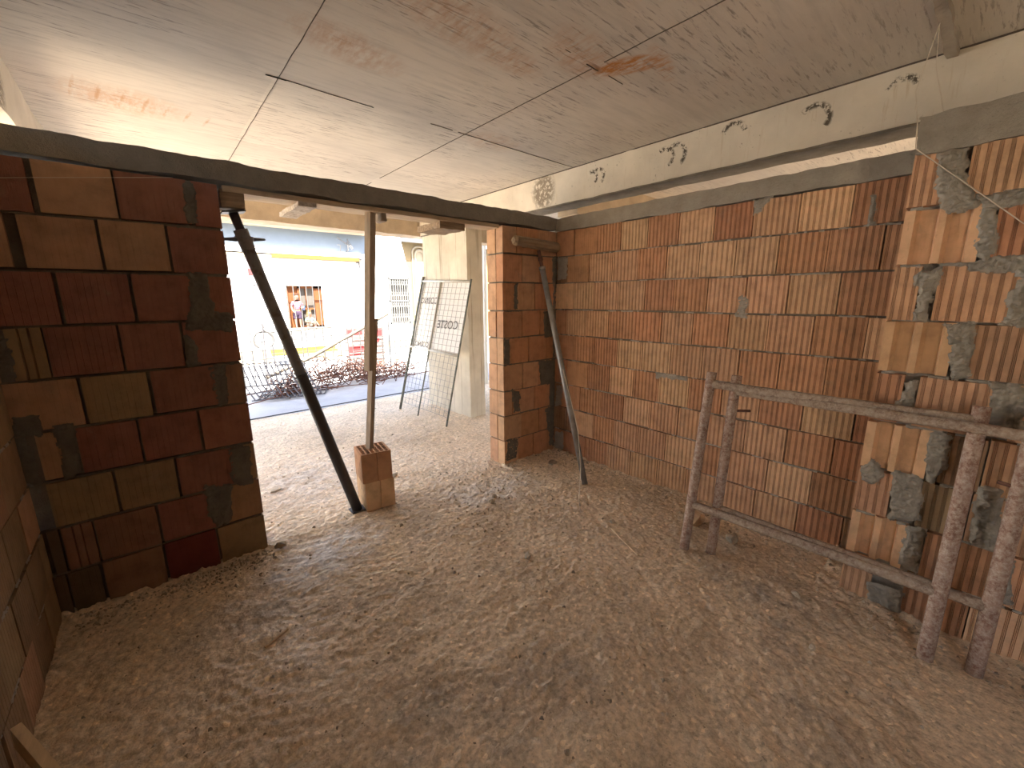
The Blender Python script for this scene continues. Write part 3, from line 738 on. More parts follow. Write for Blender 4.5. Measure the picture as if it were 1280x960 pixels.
# ------------------------------------------------------------------ timber post on two hollow blocks
def hollow_block(z0, off, rot, col, label, top_open):
    c = Vector((-1.962 + off[0], .118 + off[1], z0)); R = Matrix.Translation(c) @ Matrix.Rotation(rot, 4, 'Z')
    t = MB(); H = .232; wx, wy = .113, .118
    # grooved sides as one outline
    def side(n, L, dp):
        pts = [0.]; res = [(0., 0.)]
        for i in range(n):
            cpos = L*(i+.5)/n
            res += [(cpos-.006, 0), (cpos-.004, dp), (cpos+.004, dp), (cpos+.006, 0)]
        return res
    out = []
    for (a, b2, nrm, n, dp) in (((-wx, -wy), (wx, -wy), (0, 1), 1, .008), ((wx, -wy), (wx, wy), (-1, 0), 5, .008), ((wx, wy), (-wx, wy), (0, -1), 1, .008), ((-wx, wy), (-wx, -wy), (1, 0), 5, .009)):
        L = math.hypot(b2[0]-a[0], b2[1]-a[1]); ux, uy = (b2[0]-a[0])/L, (b2[1]-a[1])/L
        for s_, d_ in side(n, L, dp): out.append((a[0]+ux*s_+nrm[0]*d_, a[1]+uy*s_+nrm[1]*d_))
    n = len(out)
    vs = [(x, y, 0) for x, y in out] + [(x, y, H) for x, y in out]
    fs = [(i, (i+1) % n, n+(i+1) % n, n+i) for i in range(n)] + [tuple(range(n-1, -1, -1))]
    t.add([R @ Vector(v) for v in vs], fs, col)
    # top: webs between open cells
    nxc, nyc = 6, 5; web = .009
    e = .011
    xs = [-wx+e + (2*wx-2*e)*i/nxc for i in range(nxc+1)]; ys = [-wy+e + (2*wy-2*e)*i/nyc for i in range(nyc+1)]
    zt = H
    def quad(p): t.add([R @ Vector(q) for q in p], [(0, 1, 2, 3)], col)
    for i in range(nxc):
        for j in range(nyc):
            sh = 0
            x0, x1, y0, y1 = xs[i], xs[i+1], ys[j], ys[j+1]
            a0, a1, b0, b1 = x0+web/2, x1-web/2, y0+web/2, y1-web/2
            o4 = [(x0, y0), (x1, y0), (x1, y1), (x0, y1)]; i4 = [(a0, b0), (a1, b0), (a1, b1), (a0, b1)]
            for k in range(4):
                k2 = (k+1) % 4
                quad([(*o4[k], zt), (*o4[k2], zt), (*i4[k2], zt), (*i4[k], zt)])
                quad([(*i4[k], zt), (*i4[k2], zt), (*i4[k2], zt-.2), (*i4[k], zt-.2)])
            quad([(a0, b0, zt-.2), (a1, b0, zt-.2), (a1, b1, zt-.2), (a0, b1, zt-.2)])
    e2 = .0
    o4 = [(-wx, -wy), (wx, -wy), (wx, wy), (-wx, wy)]; i4 = [(xs[0], ys[0]), (xs[-1], ys[0]), (xs[-1], ys[-1]), (xs[0], ys[-1])]
    for k in range(4):
        k2 = (k+1) % 4; quad([(*o4[k], zt), (*o4[k2], zt), (*i4[k2], zt), (*i4[k], zt)])
    o = t.build('clay_block', M['brick'], colors=True)
    return tag(o, label, 'clay block')
hollow_block(.0, (0.003, 0.002), -.10, (.66, .45, .27), 'lower tan clay block standing on the floor under the timber post', False)
hollow_block(.236, (-.006, -.006), -.15, (.50, .285, .16), 'upper orange perforated clay block carrying the timber post', True)
def timber_post():
    t = thing('timber_post', 'upright spliced timber post standing on two clay blocks in the opening', 'post', (-1.96, .10, .468))
    b = MB()
    def beam(p, q, wx, wy, rot=.35):
        p, q = Vector(p), Vector(q); d = q-p
        R = Matrix.Rotation(rot, 3, 'Z'); n = 14; vs = []; fs = []
        for i in range(n+1):
            c = lerp(p, q, i/n)
            for sx, sy in ((-1, -1), (1, -1), (1, 1), (-1, 1)):
                k = 1 + .05*noise.noise(Vector((i*.6, sx*3, sy*5)))
                vs.append(c + R @ Vector((sx*wx*k, sy*wy*k, 0)))
        for i in range(n):
            for j in range(4): fs.append((i*4+j, i*4+(j+1) % 4, i*4+4+(j+1) % 4, i*4+4+j))
        fs += [(3, 2, 1, 0), (n*4, n*4+1, n*4+2, n*4+3)]
        b.add(vs, fs)
    beam((-1.950, .088, 1.09), (-1.852, .095, 2.222), .026, .028)
    b.build('upper_timber', M['timber'], t)
    b = MB(); beam((-1.982, .128, .468), (-1.868, .128, 1.47), .019, .023)
    b.build('lower_timber', M['timber'], t)
timber_post()

# ------------------------------------------------------------------ T prop in the corner
def t_prop():
    foot = Vector((-.442, -.794, 0)); top = Vector((-.325, -.075, 2.05)); d = (top-foot).normalized(); L = (top-foot).length
    t = thing('corner_prop', 'thin leaning prop with a rough timber crosshead in the brick corner', 'prop', foot)
    at = lambda s: foot + d*s
    b = MB(); b.tube([at(.0), at(L-.17)], .026, 14); b.tube([at(L-.19), at(L-.165)], .031, 14); b.build('outer_tube', M['galv'], t, True)
    b = MB(); b.tube([at(L-.18), at(L-.005)], .016, 12); b.tube([at(L-.10), at(L-.07)], .022, 12); b.build('screw_jack', M['rustybar'], t, True)
    b = MB()
    n = 22; vs = []; fs = []
    a, c = Vector((-.635, -.067, 2.118)), Vector((-.045, -.067, 2.092))
    for i in range(n+1):
        p = lerp(a, c, i/n); e = min(1, min(i, n-i)/2.+.55)
        for j in range(10):
            an = 2*math.pi*j/10
            k = e*(1+.18*noise.noise(Vector((i*.5, math.cos(an)*2, math.sin(an)*2))))
            vs.append(p + Vector((0, math.cos(an)*.045*k, math.sin(an)*.047*k)))
    for i in range(n):
        for j in range(10): fs.append((i*10+j, i*10+(j+1) % 10, i*10+10+(j+1) % 10, i*10+10+j))
    fs += [tuple(range(9, -1, -1)), tuple(n*10+j for j in range(10))]
    b.add(vs, fs); b.build('timber_head', M['timber_old'], t)
t_prop()
b = MB()
pts = [(-.40, -.47, .99), (-.40, -.55, .78), (-.47, -.72, .50), (-.60, -.87, .24), (-.77, -1.0, .06), (-.80, -1.03, .012), (-.867, -1.10, .008)]
b.tube(pts, .0035, 6); tag(b.build('string', M['thread']), 'pale string hanging from the corner prop down to the floor', 'string')

# ------------------------------------------------------------------ trestle
def trestle():
    t = thing('folding_trestle', 'rusty cement splashed steel trestle leaning against the right wall', 'trestle', (-.67, -2.45, 0))
    frames = [(((-.705, -1.838, 0), (-.534, -1.838, 1.157)), ((-.705, -2.973, 0), (-.490, -2.973, 1.150))),
              (((-.628, -1.976, 0), (-.505, -1.976, 1.150)), ((-.651, -3.124, 0), (-.560, -3.124, 1.150)))]
    for fi, (l_, r_) in enumerate(frames):
        for (p, q) in (l_, r_):
            b = MB(); b.tube([lerp(p, q, i/12) for i in range(13)], .029, 16); b.build('leg', M['trestle'], t, True)
        for z in ((1.075, .300) if fi == 0 else (1.055, .305)):
            a = lerp(*l_, z/1.15); c = lerp(*r_, (z+.012)/1.15)
            b = MB(); n = 40; vs = []; fs = []
            ax = (c-a).normalized(); up = Vector((.15, 0, 1)).normalized(); s = ax.cross(up).normalized()
            for i in range(n+1):
                p = lerp(a, c, i/n)
                for j in range(12):
                    an = 2*math.pi*j/12; cx, sz = math.cos(an), math.sin(an)
                    k = 1 + .10*noise.fractal(Vector((i*.35+fi*9, cx, sz+z*7)), .8, 2., 3)
                    # rounded square bar crusted with cement
                    q = (abs(cx)**4+abs(sz)**4)**-.25
                    vs.append(p + (s*cx + up*sz)*.023*q*k)
            for i in range(n):
                for j in range(12): fs.append((i*12+j, i*12+(j+1) % 12, i*12+12+(j+1) % 12, i*12+12+j))
            fs += [tuple(range(11, -1, -1)), tuple(n*12+j for j in range(12))]
            b.add(vs, fs); b.build('rail', M['trestle_grey'], t, True)
    b = MB(); b.tube([(-.50, -1.99, .93), (-.44, -2.05, .93)], .008, 8); b.build('hinge_pin', M['rustybar'], t, True)
    b = MB(); b.tube([(-.585, -3.06, .86), (-.585, -3.16, .845)], .008, 8); b.build('hinge_pin', M['rustybar'], t, True)
trestle()

# ------------------------------------------------------------------ leaning mesh panel
def mesh_panel():
    f0, f1 = Vector((-.50, 2.66, .0)), Vector((-.455, 1.455, .0))      # feet
    t0, t1 = Vector((-.015, 2.655, 1.89)), Vector((-.02, 1.43, 1.85))
    P = lambda u, v: lerp(lerp(f0, f1, u), lerp(t0, t1, u), v)
    nrm = ((f1-f0).cross(t0-f0)).normalized()
    if nrm.x > 0: nrm = -nrm
    t = thing('wire_screen', 'wire mesh screen half covered with a printed plastic sheet, leaning on the concrete column', 'mesh panel', lerp(f0, f1, .5))
    for (u, r, m, v1) in ((.0, .018, 'greensteel', 1.02), (.42, .010, 'greensteel', .98), (1., .012, 'greensteel', 1.0)):
        b = MB(); b.tube([P(u, 0.0), P(u, v1)], r, 10); b.build('upright', M[m], t, True)
    vm = .485
    b = MB(); b.tube([P(0, .985), P(1, .985)], .015, 10); b.build('top_bar', M['palegalv'], t, True)
    b = MB(); b.tube([P(.0, vm), P(1, vm)], .017, 10); b.build('middle_bar', M['palegalv'], t, True)
    b = MB(); b.tube([P(.43, vm)+nrm*.012, P(.43, .975)+nrm*.012], .012, 8); b.build('middle_batten', M['palegalv'], t, True)
    b = MB(); b.tube([P(.055, vm)+nrm*.008, P(.055, .975)+nrm*.008], .014, 8); b.build('edge_batten', M['palegalv'], t, True)
    b = MB()
    for i in range(1, 12): b.tube([P(i/12, .06), P(i/12, .985)], .0026, 5)
    for i in range(0, 24): b.tube([P(0, .06+i*.040), P(1, .06+i*.040)], .0026, 5)
    b.build('wire_mesh', M['wire'], t)
    b = MB(); n = 12; vs = []; fs = []
    for i in range(n+1):
        for j in range(n+1):
            u = .03+.95*i/n; v = vm+.012+(.965-vm)*j/n
            vs.append(P(u, v) - nrm*(.012 + .006*noise.noise(Vector((i*.7, j*.7, 2.)))))
    for i in range(n):
        for j in range(n):
            a = i*(n+1)+j; fs.append((a, a+n+1, a+n+2, a+1))
    b.add(vs, fs); b.build('plastic_sheet', M['sheet'], t, True)
    # printed letters, seen reversed through the sheet
    ex = (f1-f0).normalized(); ez = (lerp(t0, t1, .5)-lerp(f0, f1, .5)).normalized()
    def letters(s, u, v, size):
        cu = D.curves.new('writing', 'FONT'); cu.body = s; cu.size = size; cu.extrude = .0008; cu.align_x = 'CENTER'
        tmp = D.objects.new('tmp', cu); C.objects.link(tmp)
        me = D.meshes.new_from_object(tmp.evaluated_get(bpy.context.evaluated_depsgraph_get()))
        D.objects.remove(tmp); D.curves.remove(cu)
        for vv in me.vertices:
            x, y, z = vv.co
            p = P(u, v) - ex*x + ez*y + nrm*(.002+z)
            vv.co = p - t.location
        me.materials.append(M['ink']); o = D.objects.new('writing', me); C.objects.link(o); o.parent = t
    letters('CO2NO', .235, .82, .125); letters('COSTE', .70, .655, .155)
    letters('CO2NO', .235, .50, .10)
mesh_panel()

# ------------------------------------------------------------------ strings and threads
def thread(pts, r, label, n=3):
    b = MB(); b.tube(pts, r, 5); return tag(b.build('string', M['thread']), label, 'string')
thread([(-.425, -2.606, 2.77), (-.47, -2.57, 2.50), (-.443, -2.592, 2.37), (-.445, -2.60, 2.27)], .0022, 'pale string hanging from the ceiling rib down to the top of the projecting pier')
thread([(-.425, -2.603, 2.77), (-.40, -2.615, 2.60), (-.30, -2.65, 2.46), (-.25, -2.66, 2.405)], .0018, 'second thin string hanging from the ceiling rib, ending on the pier cap')
thread([(-.446, -2.60, 2.27), (-.456, -2.78, 2.09), (-.462, -2.97, 1.90), (-.466, -3.6, 1.30)], .0022, 'taut string running diagonally down across the projecting pier')
thread([(-3.69, -.015, 2.12), (-3.508, -.02, 2.153), (-2.956, -.02, 2.246)], .0015, 'fine mason line stretched across the top of the left brickwork')

# ------------------------------------------------------------------ plank at lower left
def plank():
    a = Vector((-3.672, -1.07, .283)); c = Vector((-3.52, -1.404, .225))
    d = (c-a).normalized(); e = a + d*1.35
    s = Vector((-d.y, d.x, 0)).normalized()
    if s.y > 0: s = -s
    up = d.cross(s).normalized()
    if up.z < 0: up = -up
    vs = []; n = 12
    for i in range(n+1):
        p = lerp(a, e, i/n) + Vector((.022, .006, 0))
        for (q, r) in ((0, 0), (1, 0), (1, 1), (0, 1)):
            vs.append(p + s*q*.026 - up*r*.085 + Vector((0, 0, .002*noise.noise(Vector((i*.5, q, r))))))
    fs = [(3, 2, 1, 0), (n*4, n*4+1, n*4+2, n*4+3)]
    for i in range(n):
        for j in range(4): fs.append((i*4+j, i*4+(j+1) % 4, i*4+4+(j+1) % 4, i*4+4+j))
    b = MB(); b.add(vs, fs); return b
tag(plank().build('plank', M['palewood']), 'pale wooden plank sloping into the lower left corner beside the left wall', 'plank')

# ------------------------------------------------------------------ debris on the floor
def lump(name, x, y, size, mat, label, cat, flat=.5, seed=0, rot=0.):
    bm = bmesh.new(); bmesh.ops.create_icosphere(bm, subdivisions=2, radius=1)
    r = random.Random(seed)
    for v in bm.verts:
        k = 1 + .45*noise.fractal(v.co*1.3 + Vector((seed, seed*2, 0)), .8, 2., 3)
        v.co = Vector((v.co.x*size*k, v.co.y*size*.72*k, v.co.z*size*flat*k))
    me = D.meshes.new(name); bm.to_mesh(me); bm.free(); me.materials.append(mat)
    zmin = min(v.co.z for v in me.vertices)
    o = D.objects.new(name, me); C.objects.link(o); o.rotation_euler = (0, 0, rot); o.location = (x, y, floor_h(x, y) - zmin - size*.12)
    return tag(o, label, cat)
lump('clay_shard', -2.527, .905, .045, M['chip'], 'flat pale shard lying alone on the floor beyond the left wall end', 'shard', .28, 1, .3)
lump('mortar_lump', -1.265, -.509, .035, M['chip'], 'pale mortar lump on the floor in front of the pier', 'mortar lump', .6, 2, 1.)
lump('mortar_lump', -1.20, -.46, .028, M['stone'], 'smaller grey lump just behind the pale lump in front of the pier', 'mortar lump', .6, 3, .2)
lump('mortar_lump', -1.533, -1.217, .030, M['chip'], 'pale stone chip alone in the middle of the floor', 'stone chip', .6, 4, .7)
lump('clay_shard', -.34, -1.74, .085, M['brickchip'], 'broken piece of clay block on the floor behind the left legs of the trestle', 'shard', .45, 5, .5)
lump('mortar_lump', -.40, -2.02, .055, M['stone'], 'rough grey stone at the foot of the right wall behind the trestle', 'stone', .6, 6, .1)
lump('mortar_lump', -.785, -1.327, .022, M['chip'], 'small pale chip on the floor left of the trestle', 'stone chip', .6, 7, .1)
lump('mortar_lump', -.302, -.262, .055, M['stone'], 'flat grey mortar cake on the floor in the brick corner', 'mortar lump', .25, 8, .1)
lump('mortar_lump', -2.70, -.06, .035, M['stone'], 'dark mortar lump at the end of the left brickwork', 'mortar lump', .7, 9, .1)
lump('mortar_lump', -1.62, .50, .030, M['chip'], 'flat chip among rubble right of the clay blocks', 'stone chip', .5, 10, .4)
lump('mortar_lump', -1.02, -2.62, .018, M['chip'], 'tiny white chip on the floor near the viewer', 'stone chip', .6, 11, .4)
lump('mortar_lump', -.66, -2.46, .026, M['chip'], 'pale pebble on the floor in front of the trestle bottom rail', 'stone chip', .5, 12, .9)
def stick(pts, r, label):
    b = MB(); b.tube([(x, y, floor_h(x, y)+r*.9) for x, y in pts], r, 6); return tag(b.build('stick', M['palewood']), label, 'stick')
stick([(-2.955, -.90), (-2.90, -.878), (-2.845, -.855)], .006, 'short pale stick on the dark floor at the left')
stick([(-.86, -1.38), (-.93, -1.52), (-1.00, -1.68)], .0045, 'thin pale twig on the floor left of the trestle foot')
stick([(-.88, -1.74), (-.82, -1.72)], .004, 'very short twig beside the thin twig near the trestle')
stick([(-.99, -.73), (-.93, -.60)], .004, 'short pale splinter on the floor in front of the pier corner')
# crumbs nobody could count
rng = random.Random(77)
b = MB()
def crumb(x, y, s):
    z = floor_h(x, y)
    vs = [Vector((rng.uniform(-1, 1), rng.uniform(-1, 1), rng.uniform(.1, .9)))*s for _ in range(3)]
    pts = [Vector((-s, -s*.6, -s*.3)), Vector((s, -s*.5, -s*.3)), Vector((s*.3, s, -s*.3)), Vector((-s*.5, s*.6, -s*.2)), Vector((rng.uniform(-.4, .4)*s, rng.uniform(-.4, .4)*s, s*rng.uniform(.5, 1.))), Vector((rng.uniform(-.8, .8)*s, rng.uniform(-.8, .8)*s, s*rng.uniform(.2, .6)))]
    R = Matrix.Rotation(rng.uniform(0, 6.28), 3, 'Z')
    pts = [R @ p + Vector((x, y, z)) for p in pts]
    mi = 0 if rng.random() < .6 else 1
    b.add(pts, [(0, 1, 4), (1, 2, 4), (2, 5, 4), (2, 3, 5), (3, 0, 4), (3, 4, 5)], mi=mi)
for i in range(3600):
    q = rng.random()
    if q < .35: x, y = rng.uniform(-3.6, -.5), rng.uniform(-3., 3.2)
    elif q < .55: x, y = rng.gauss(-.95, .45), rng.gauss(-.35, .35)
    elif q < .75: x, y = -abs(rng.gauss(0, .14))-.03, rng.uniform(-2.6, 0)
    elif q < .85: x, y = XJ-.03-abs(rng.gauss(0, .12)), rng.uniform(-4., -2.6)
    else: x, y = rng.uniform(-3.65, -2.75), -.04-abs(rng.gauss(0, .10))
    if y < .25 and (x > -.02 or (y > -.01 and (x < -2.74 or x > -.72))): continue
    if y < -2.58 and x > XJ-.02: continue
    crumb(x, y, min(.02, abs(rng.gauss(.004, .0045))+.002))
tag(b.build('mortar_crumbs', [M['stone'], M['chip']]), 'loose mortar crumbs and grit scattered over the floor', 'crumbs', kind='stuff')

# ------------------------------------------------------------------ street: white house
F = 9.2
def house():
    t = thing('house', 'sunlit whitewashed house across the street with a wooden window', 'house', (1, F, 0))
    b = MB()
    # wall in strips around the two window openings, right end battered
    W1 = (-.36, .55, .85, 1.955); W2 = (2.47, 3.16, .83, 2.23)
    def strip(x0, x1, z0, z1): b.box((x0, F, z0), (x1, F+.3, z1))
    strip(-12, W1[0], -.2, 3.6); strip(W1[0], W1[1], -.2, W1[2]); strip(W1[0], W1[1], W1[3], 3.6)
    strip(W1[1], W2[0], -.2, 3.6); strip(W2[0], W2[1], -.2, W2[2])
    b.add([(W2[0], F, W2[3]), (3.21, F, W2[3]), (2.90, F, 3.6), (W2[0], F, 3.6), (W2[0], F+.3, W2[3]), (3.21, F+.3, W2[3]), (2.90, F+.3, 3.6), (W2[0], F+.3, 3.6)],
          [(0, 1, 2, 3), (4, 7, 6, 5), (1, 5, 6, 2), (0, 4, 5, 1), (3, 2, 6, 7), (0, 3, 7, 4)])
    strip(W2[1], 3.21, -.2, W2[3])
    b.build('facade', M['white'], t)
    b = MB(); b.box((-12, F-.02, -.1), (3.21, F+.01, .33)); b.build('dado', M['creamlight'], t)
    b = MB(); b.box((-12, F-.012, 2.86), (1.86, F+.01, 3.36)); b.build('eave_shade_band', M['eave_shade'], t)  # eave's shade on the white wall, put into a blue-grey band
    b = MB(); b.box((-12, F-.32, 3.36), (1.86, F+.2, 3.42)); b.box((-12, F-.36, 3.42), (1.86, F+.2, 3.50)); b.build('eave', M['creamlight'], t)
    b = MB(); b.box((-12, F-.14, 2.80), (1.64, F+.02, 2.86)); b.box((-12, F-.19, 2.73), (1.64, F+.02, 2.80)); b.build('cornice', M['white'], t)
    b = MB(); b.box((-12, F-.17, 2.63), (-.62, F+.02, 2.70)); b.build('cornice_moulding', M['creamlight'], t)
    b = MB(); b.box((-.62, F-.20, 2.63), (1.57, F-.02, 2.715)); b.build('fascia_board', M['orange'], t)
    b = MB(); b.box((2.06, F-.22, 2.86), (2.40, F+.02, 3.45)); b.build('eave_end_shade', M['greyblock'], t)  # grey block standing for the shaded eave end, shade in its colour
    b = MB(); b.box((2.40, F-.05, 3.20), (2.95, F+.01, 3.235)); b.build('string_course', M['greyblock'], t)
    b = MB(); b.tube([(1.60, F-.09, 2.76), (1.60, F-.09, 2.33), (1.52, F-.09, 2.25), (1.44, F-.06, 2.33)], .018, 8); b.box((1.54, F-.16, 2.60), (1.66, F-.02, 2.72)); b.build('downpipe', M['iron'], t)
    # wooden window
    w1 = MB(); x0, x1, z0, z1 = W1; y = F+.10
    for (a, c, d, e) in ((x0, x0+.07, z0, z1), (x1-.07, x1, z0, z1), (x0, x1, z1-.07, z1), (x0, x1, z0, z0+.05), (x0+.30, x0+.36, z0, z1), (x1-.20, x1-.07, z0, z1), (x0+.36, x1-.2, z0+.48, z0+.52), (x0+.50, x0+.52, z0, z1)):
        w1.box((a, y-.03, d), (c, y+.04, e))
    wf = w1.build('window_frame', M['winwood'], t)
    s = MB(); s.box((x0+.07, y+.0, z0+.05), (x0+.30, y+.03, z1-.07)); s.build('shutter', M['winwood'], t)
    g = MB(); g.box((x0+.30, y+.045, z0), (x1-.07, y+.055, z1)); g.build('pane', M['glass'], t)
    s = MB(); s.box((x0-.10, F-.14, z0-.07), (x1+.10, F+.12, z0)); s.build('window_sill', M['creamlight'], t)
    g = MB(); yb = F-.20
    for i in range(7): g.tube([(x0-.02+i*.157, yb, z0-.0), (x0-.02+i*.157, yb, 2.04)], .010, 6)
    for z in (2.03,): g.tube([(x0-.15, yb, z), (x1+.12, yb, z)], .018, 6)
    g.tube([(x0-.06, yb, z0+.005), (x1+.08, yb, z0+.005)], .016, 6)
    for x in (x0-.15, x1+.12): g.tube([(x, yb, 2.03), (x, F+.01, 2.03)], .012, 6); g.tube([(x, yb-.02, 2.03), (x, yb+.02, 2.03)], .03, 8)
    g.tube([(x1+.08, yb, z0+.005), (x1+.08, F+.01, z0+.005)], .012, 6); g.tube([(x0-.06, yb, z0+.005), (x0-.06, F+.01, z0+.005)], .012, 6)
    g.build('window_grille', M['iron'], t)
    # second window with a silver grille
    x0, x1, z0, z1 = W2
    g = MB(); g.box((x0, F+.14, z0), (x1, F+.16, z1)); g.build('pane', M['glass'], t)
    g = MB()
    for (a, c, d, e) in ((x0, x0+.04, z0, z1), (x1-.04, x1, z0, z1), (x0, x1, z1-.05, z1), (x0, x1, z0, z0+.04), (x0, x1, (z0+z1)/2-.02, (z0+z1)/2+.02)): g.box((a, F-.03, d), (c, F+.03, e))
    for i in range(1, 9):
        x = x0 + (x1-x0)*i/9; g.tube([(x, F-.01, z0), (x, F-.01, z1)], .017, 6)
    for k in range(4):
        for i in range(8):
            cx, cz = x0+.06+(x1-x0-.08)*i/8+.03, z0+.25+k*.33
            g.tube([(cx+.04*math.cos(a), F-.015, cz+.07*math.sin(a)) for a in [j*math.pi/4 for j in range(8)]], .008, 5, closed=True)
    g.build('window_grille', M['silver'], t)
house()
def cream_house():
    t = thing('cream_house', 'cream house with an arched window beyond the right end of the white house', 'house', (5, 10.1, 0))
    b = MB(); b.box((2.9, 10.1, -.2), (10, 10.5, 3.42)); b.build('facade', M['cream'], t)
    b = MB(); b.box((2.9, 9.78, 3.42), (10, 10.5, 3.52)); b.box((3.1, 9.7, 3.52), (10, 10.5, 3.62)); b.build('roof_edge', M['greyblock'], t)
    b = MB()
    cx, cz = 4.06, 2.98; pts = [(cx-.17, 10.07, .9)] + [(cx-.17*math.cos(a), 10.07, cz+.2*math.sin(a)) for a in [i*math.pi/10 for i in range(11)]] + [(cx+.17, 10.07, .9)]
    b.tube(pts, .045, 6); b.tube([(x*1.0 if abs(x-cx) < 1e-6 else cx+(x-cx)*1.55, y, z+.12) for x, y, z in pts], .03, 6); b.build('arch_moulding', M['creamlight'], t)
    b = MB(); b.add([(cx-.15, 10.09, .9)] + [(cx-.15*math.cos(a), 10.09, cz+.17*math.sin(a)) for a in [i*math.pi/10 for i in range(11)]] + [(cx+.15, 10.09, .9)], [tuple(range(13))]); b.build('niche', M['creamlight'], t)
    b = MB(); b.box((3.2, 10.06, -.1), (10, 10.12, .7)); b.build('dado', M['creamlight'], t)
cream_house()
# fittings on the white house
t = thing('meter_box', 'small red and grey box on the white house wall left of the wooden window', 'box', (-1.06, F, 2.05))
b = MB(); b.box((-1.145, F-.07, 2.19), (-1.01, F+.005, 2.345)); bevel(b.build('red_cover', M['red'], t))
b = MB(); b.box((-1.10, F-.06, 1.97), (-.965, F+.005, 2.165)); bevel(b.build('grey_case', M['greyblock'], t))
b = MB(); b.tube([(-1.037, F-.03, 2.0), (-1.127, F-.03, 1.69), (-1.12, F-.03, 1.42), (-1.08, F-.03, 1.15), (-.95, F-.03, .90), (-.84, F-.03, .76), (-.75, F-.03, .76), (-.70, F-.03, .84), (-.66, F-.03, 1.08)], .020, 6)
tag(b.build('cable', M['iron']), 'grey cable looping down the white wall below the red box', 'cable')
t = thing('antenna', 'small dark antenna bracket under the eave of the white house', 'antenna', (1.25, F, 3.0))
b = MB(); b.tube([(1.02, 9.02, 3.23), (1.33, 9.06, 3.05)], .014, 6); b.tube([(1.02, 9.05, 3.05), (1.10, 9.05, 3.04), (1.10, 9.1, 2.88)], .012, 6); b.build('boom', M['iron'], t)
b = MB()
for i in range(6): b.tube([(1.22+i*.035, 9.05, 3.10-i*.03), (1.34+i*.02, 9.05, 3.17-i*.035)], .012, 5)
b.tube([(1.30, 9.05, 3.22), (1.30, 9.05, 2.92), (1.30, F+.01, 2.90)], .014, 6); b.build('elements', M['iron'], t)

# ------------------------------------------------------------------ people in the window
def skin_obj(name, verts, edges, radii, mat, parent, sub=2, root=0):
    me = D.meshes.new(name); me.from_pydata(verts, edges, []); me.materials.append(mat)
    o = D.objects.new(name, me); C.objects.link(o); o.parent = parent
    o.modifiers.new('skin', 'SKIN'); 
    sk = me.skin_vertices[0].data if me.skin_vertices else None
    if sk is None:
        bm = bmesh.new(); bm.from_mesh(me); bm.verts.layers.skin.verify(); bm.to_mesh(me); bm.free(); sk = me.skin_vertices[0].data
    for i, r in enumerate(radii):
        sk[i].radius = r if isinstance(r, tuple) else (r, r); sk[i].use_root = (i == root)
    s = o.modifiers.new('sub', 'SUBSURF'); s.levels = s.render_levels = sub
    for p in me.polygons: p.use_smooth = True
    return o
def person_standing():
    z = .853; t = thing('person', 'person in a pink striped top and dark shorts standing in the wooden window', 'person', (-.145, F-.06, z))
    S = .87
    def V(x, y, q): return (x*S, y*S, q*S)
    verts = [V(0, 0, .50), V(0, -.01, .60), V(0, .0, .72), V(0, .0, .80), V(.01, -.01, .86), V(.02, -.01, .93), V(.02, 0, .975),
             V(-.055, 0, .46), V(-.06, .01, .27), V(-.06, 0, .05), V(-.065, -.07, .02), V(.055, 0, .46), V(.065, .01, .27), V(.065, 0, .05), V(.075, -.07, .02),
             V(-.10, 0, .77), V(-.15, .0, .62), V(-.13, -.08, .52), V(-.11, -.11, .48), V(.11, 0, .77), V(.17, -.02, .64), V(.13, -.12, .60), V(.09, -.14, .61),
             V(-.105, -.125, .455), V(.065, -.15, .615)]
    edges = [(0, 1), (1, 2), (2, 3), (3, 4), (4, 5), (5, 6), (0, 7), (7, 8), (8, 9), (9, 10), (0, 11), (11, 12), (12, 13), (13, 14), (2, 15), (15, 16), (16, 17), (17, 18), (2, 19), (19, 20), (20, 21), (21, 22), (18, 23), (22, 24)]
    rad = [.085, .075, .085, .04, .045, .075, .05, .06, .042, .026, .02, .06, .042, .026, .02, .04, .028, .022, .018, .04, .028, .022, .018, .015, .015]
    skin_obj('body', verts, edges, [r*S for r in rad], M['skin'], t)
    skin_obj('striped_top', [V(0, 0, .53), V(0, -.01, .62), V(0, 0, .73), V(0, 0, .78), V(-.10, 0, .765), V(-.145, 0, .66), V(.11, 0, .765), V(.16, -.015, .67)], [(0, 1), (1, 2), (2, 3), (2, 4), (4, 5), (2, 6), (6, 7)], [x*S for x in (.098, .092, .10, .055, .052, .042, .052, .042)], M['stripe'], t)
    skin_obj('shorts', [V(0, 0, .55), V(0, 0, .48), V(-.058, 0, .42), V(-.062, .01, .26), V(.058, 0, .42), V(.066, .01, .26)], [(0, 1), (1, 2), (2, 3), (1, 4), (4, 5)], [x*S for x in (.094, .098, .072, .062, .072, .062)], M['shorts'], t)
    skin_obj('hair', [V(.02, .02, .945), V(.02, .03, .985), V(.03, .06, .90), V(.045, .085, .82)], [(0, 1), (0, 2), (2, 3)], [x*S for x in (.078, .045, .05, .022)], M['hair'], t)
    for dx in (-.022, .026):
        f = MB(); f.box(V(.02+dx-.008, -.095, .932), V(.02+dx+.008, -.08, .944)); f.build('eye', M['hair']).parent = t
    f = MB(); f.box(V(.0, -.092, .895), V(.04, -.078, .901)); f.build('mouth', M['hair']).parent = t
    skin_obj('nose', [V(.02, -.08, .925), V(.02, -.098, .914)], [(0, 1)], [.014*S, .010*S], M['skin'], t, 1)
    skin_obj('shoulder_bag', [V(.17, -.06, .60), V(.165, -.07, .66), V(.15, -.06, .53)], [(0, 1), (0, 2)], [.06*S, .045*S, .05*S], M['bluecloth'], t)
person_standing()
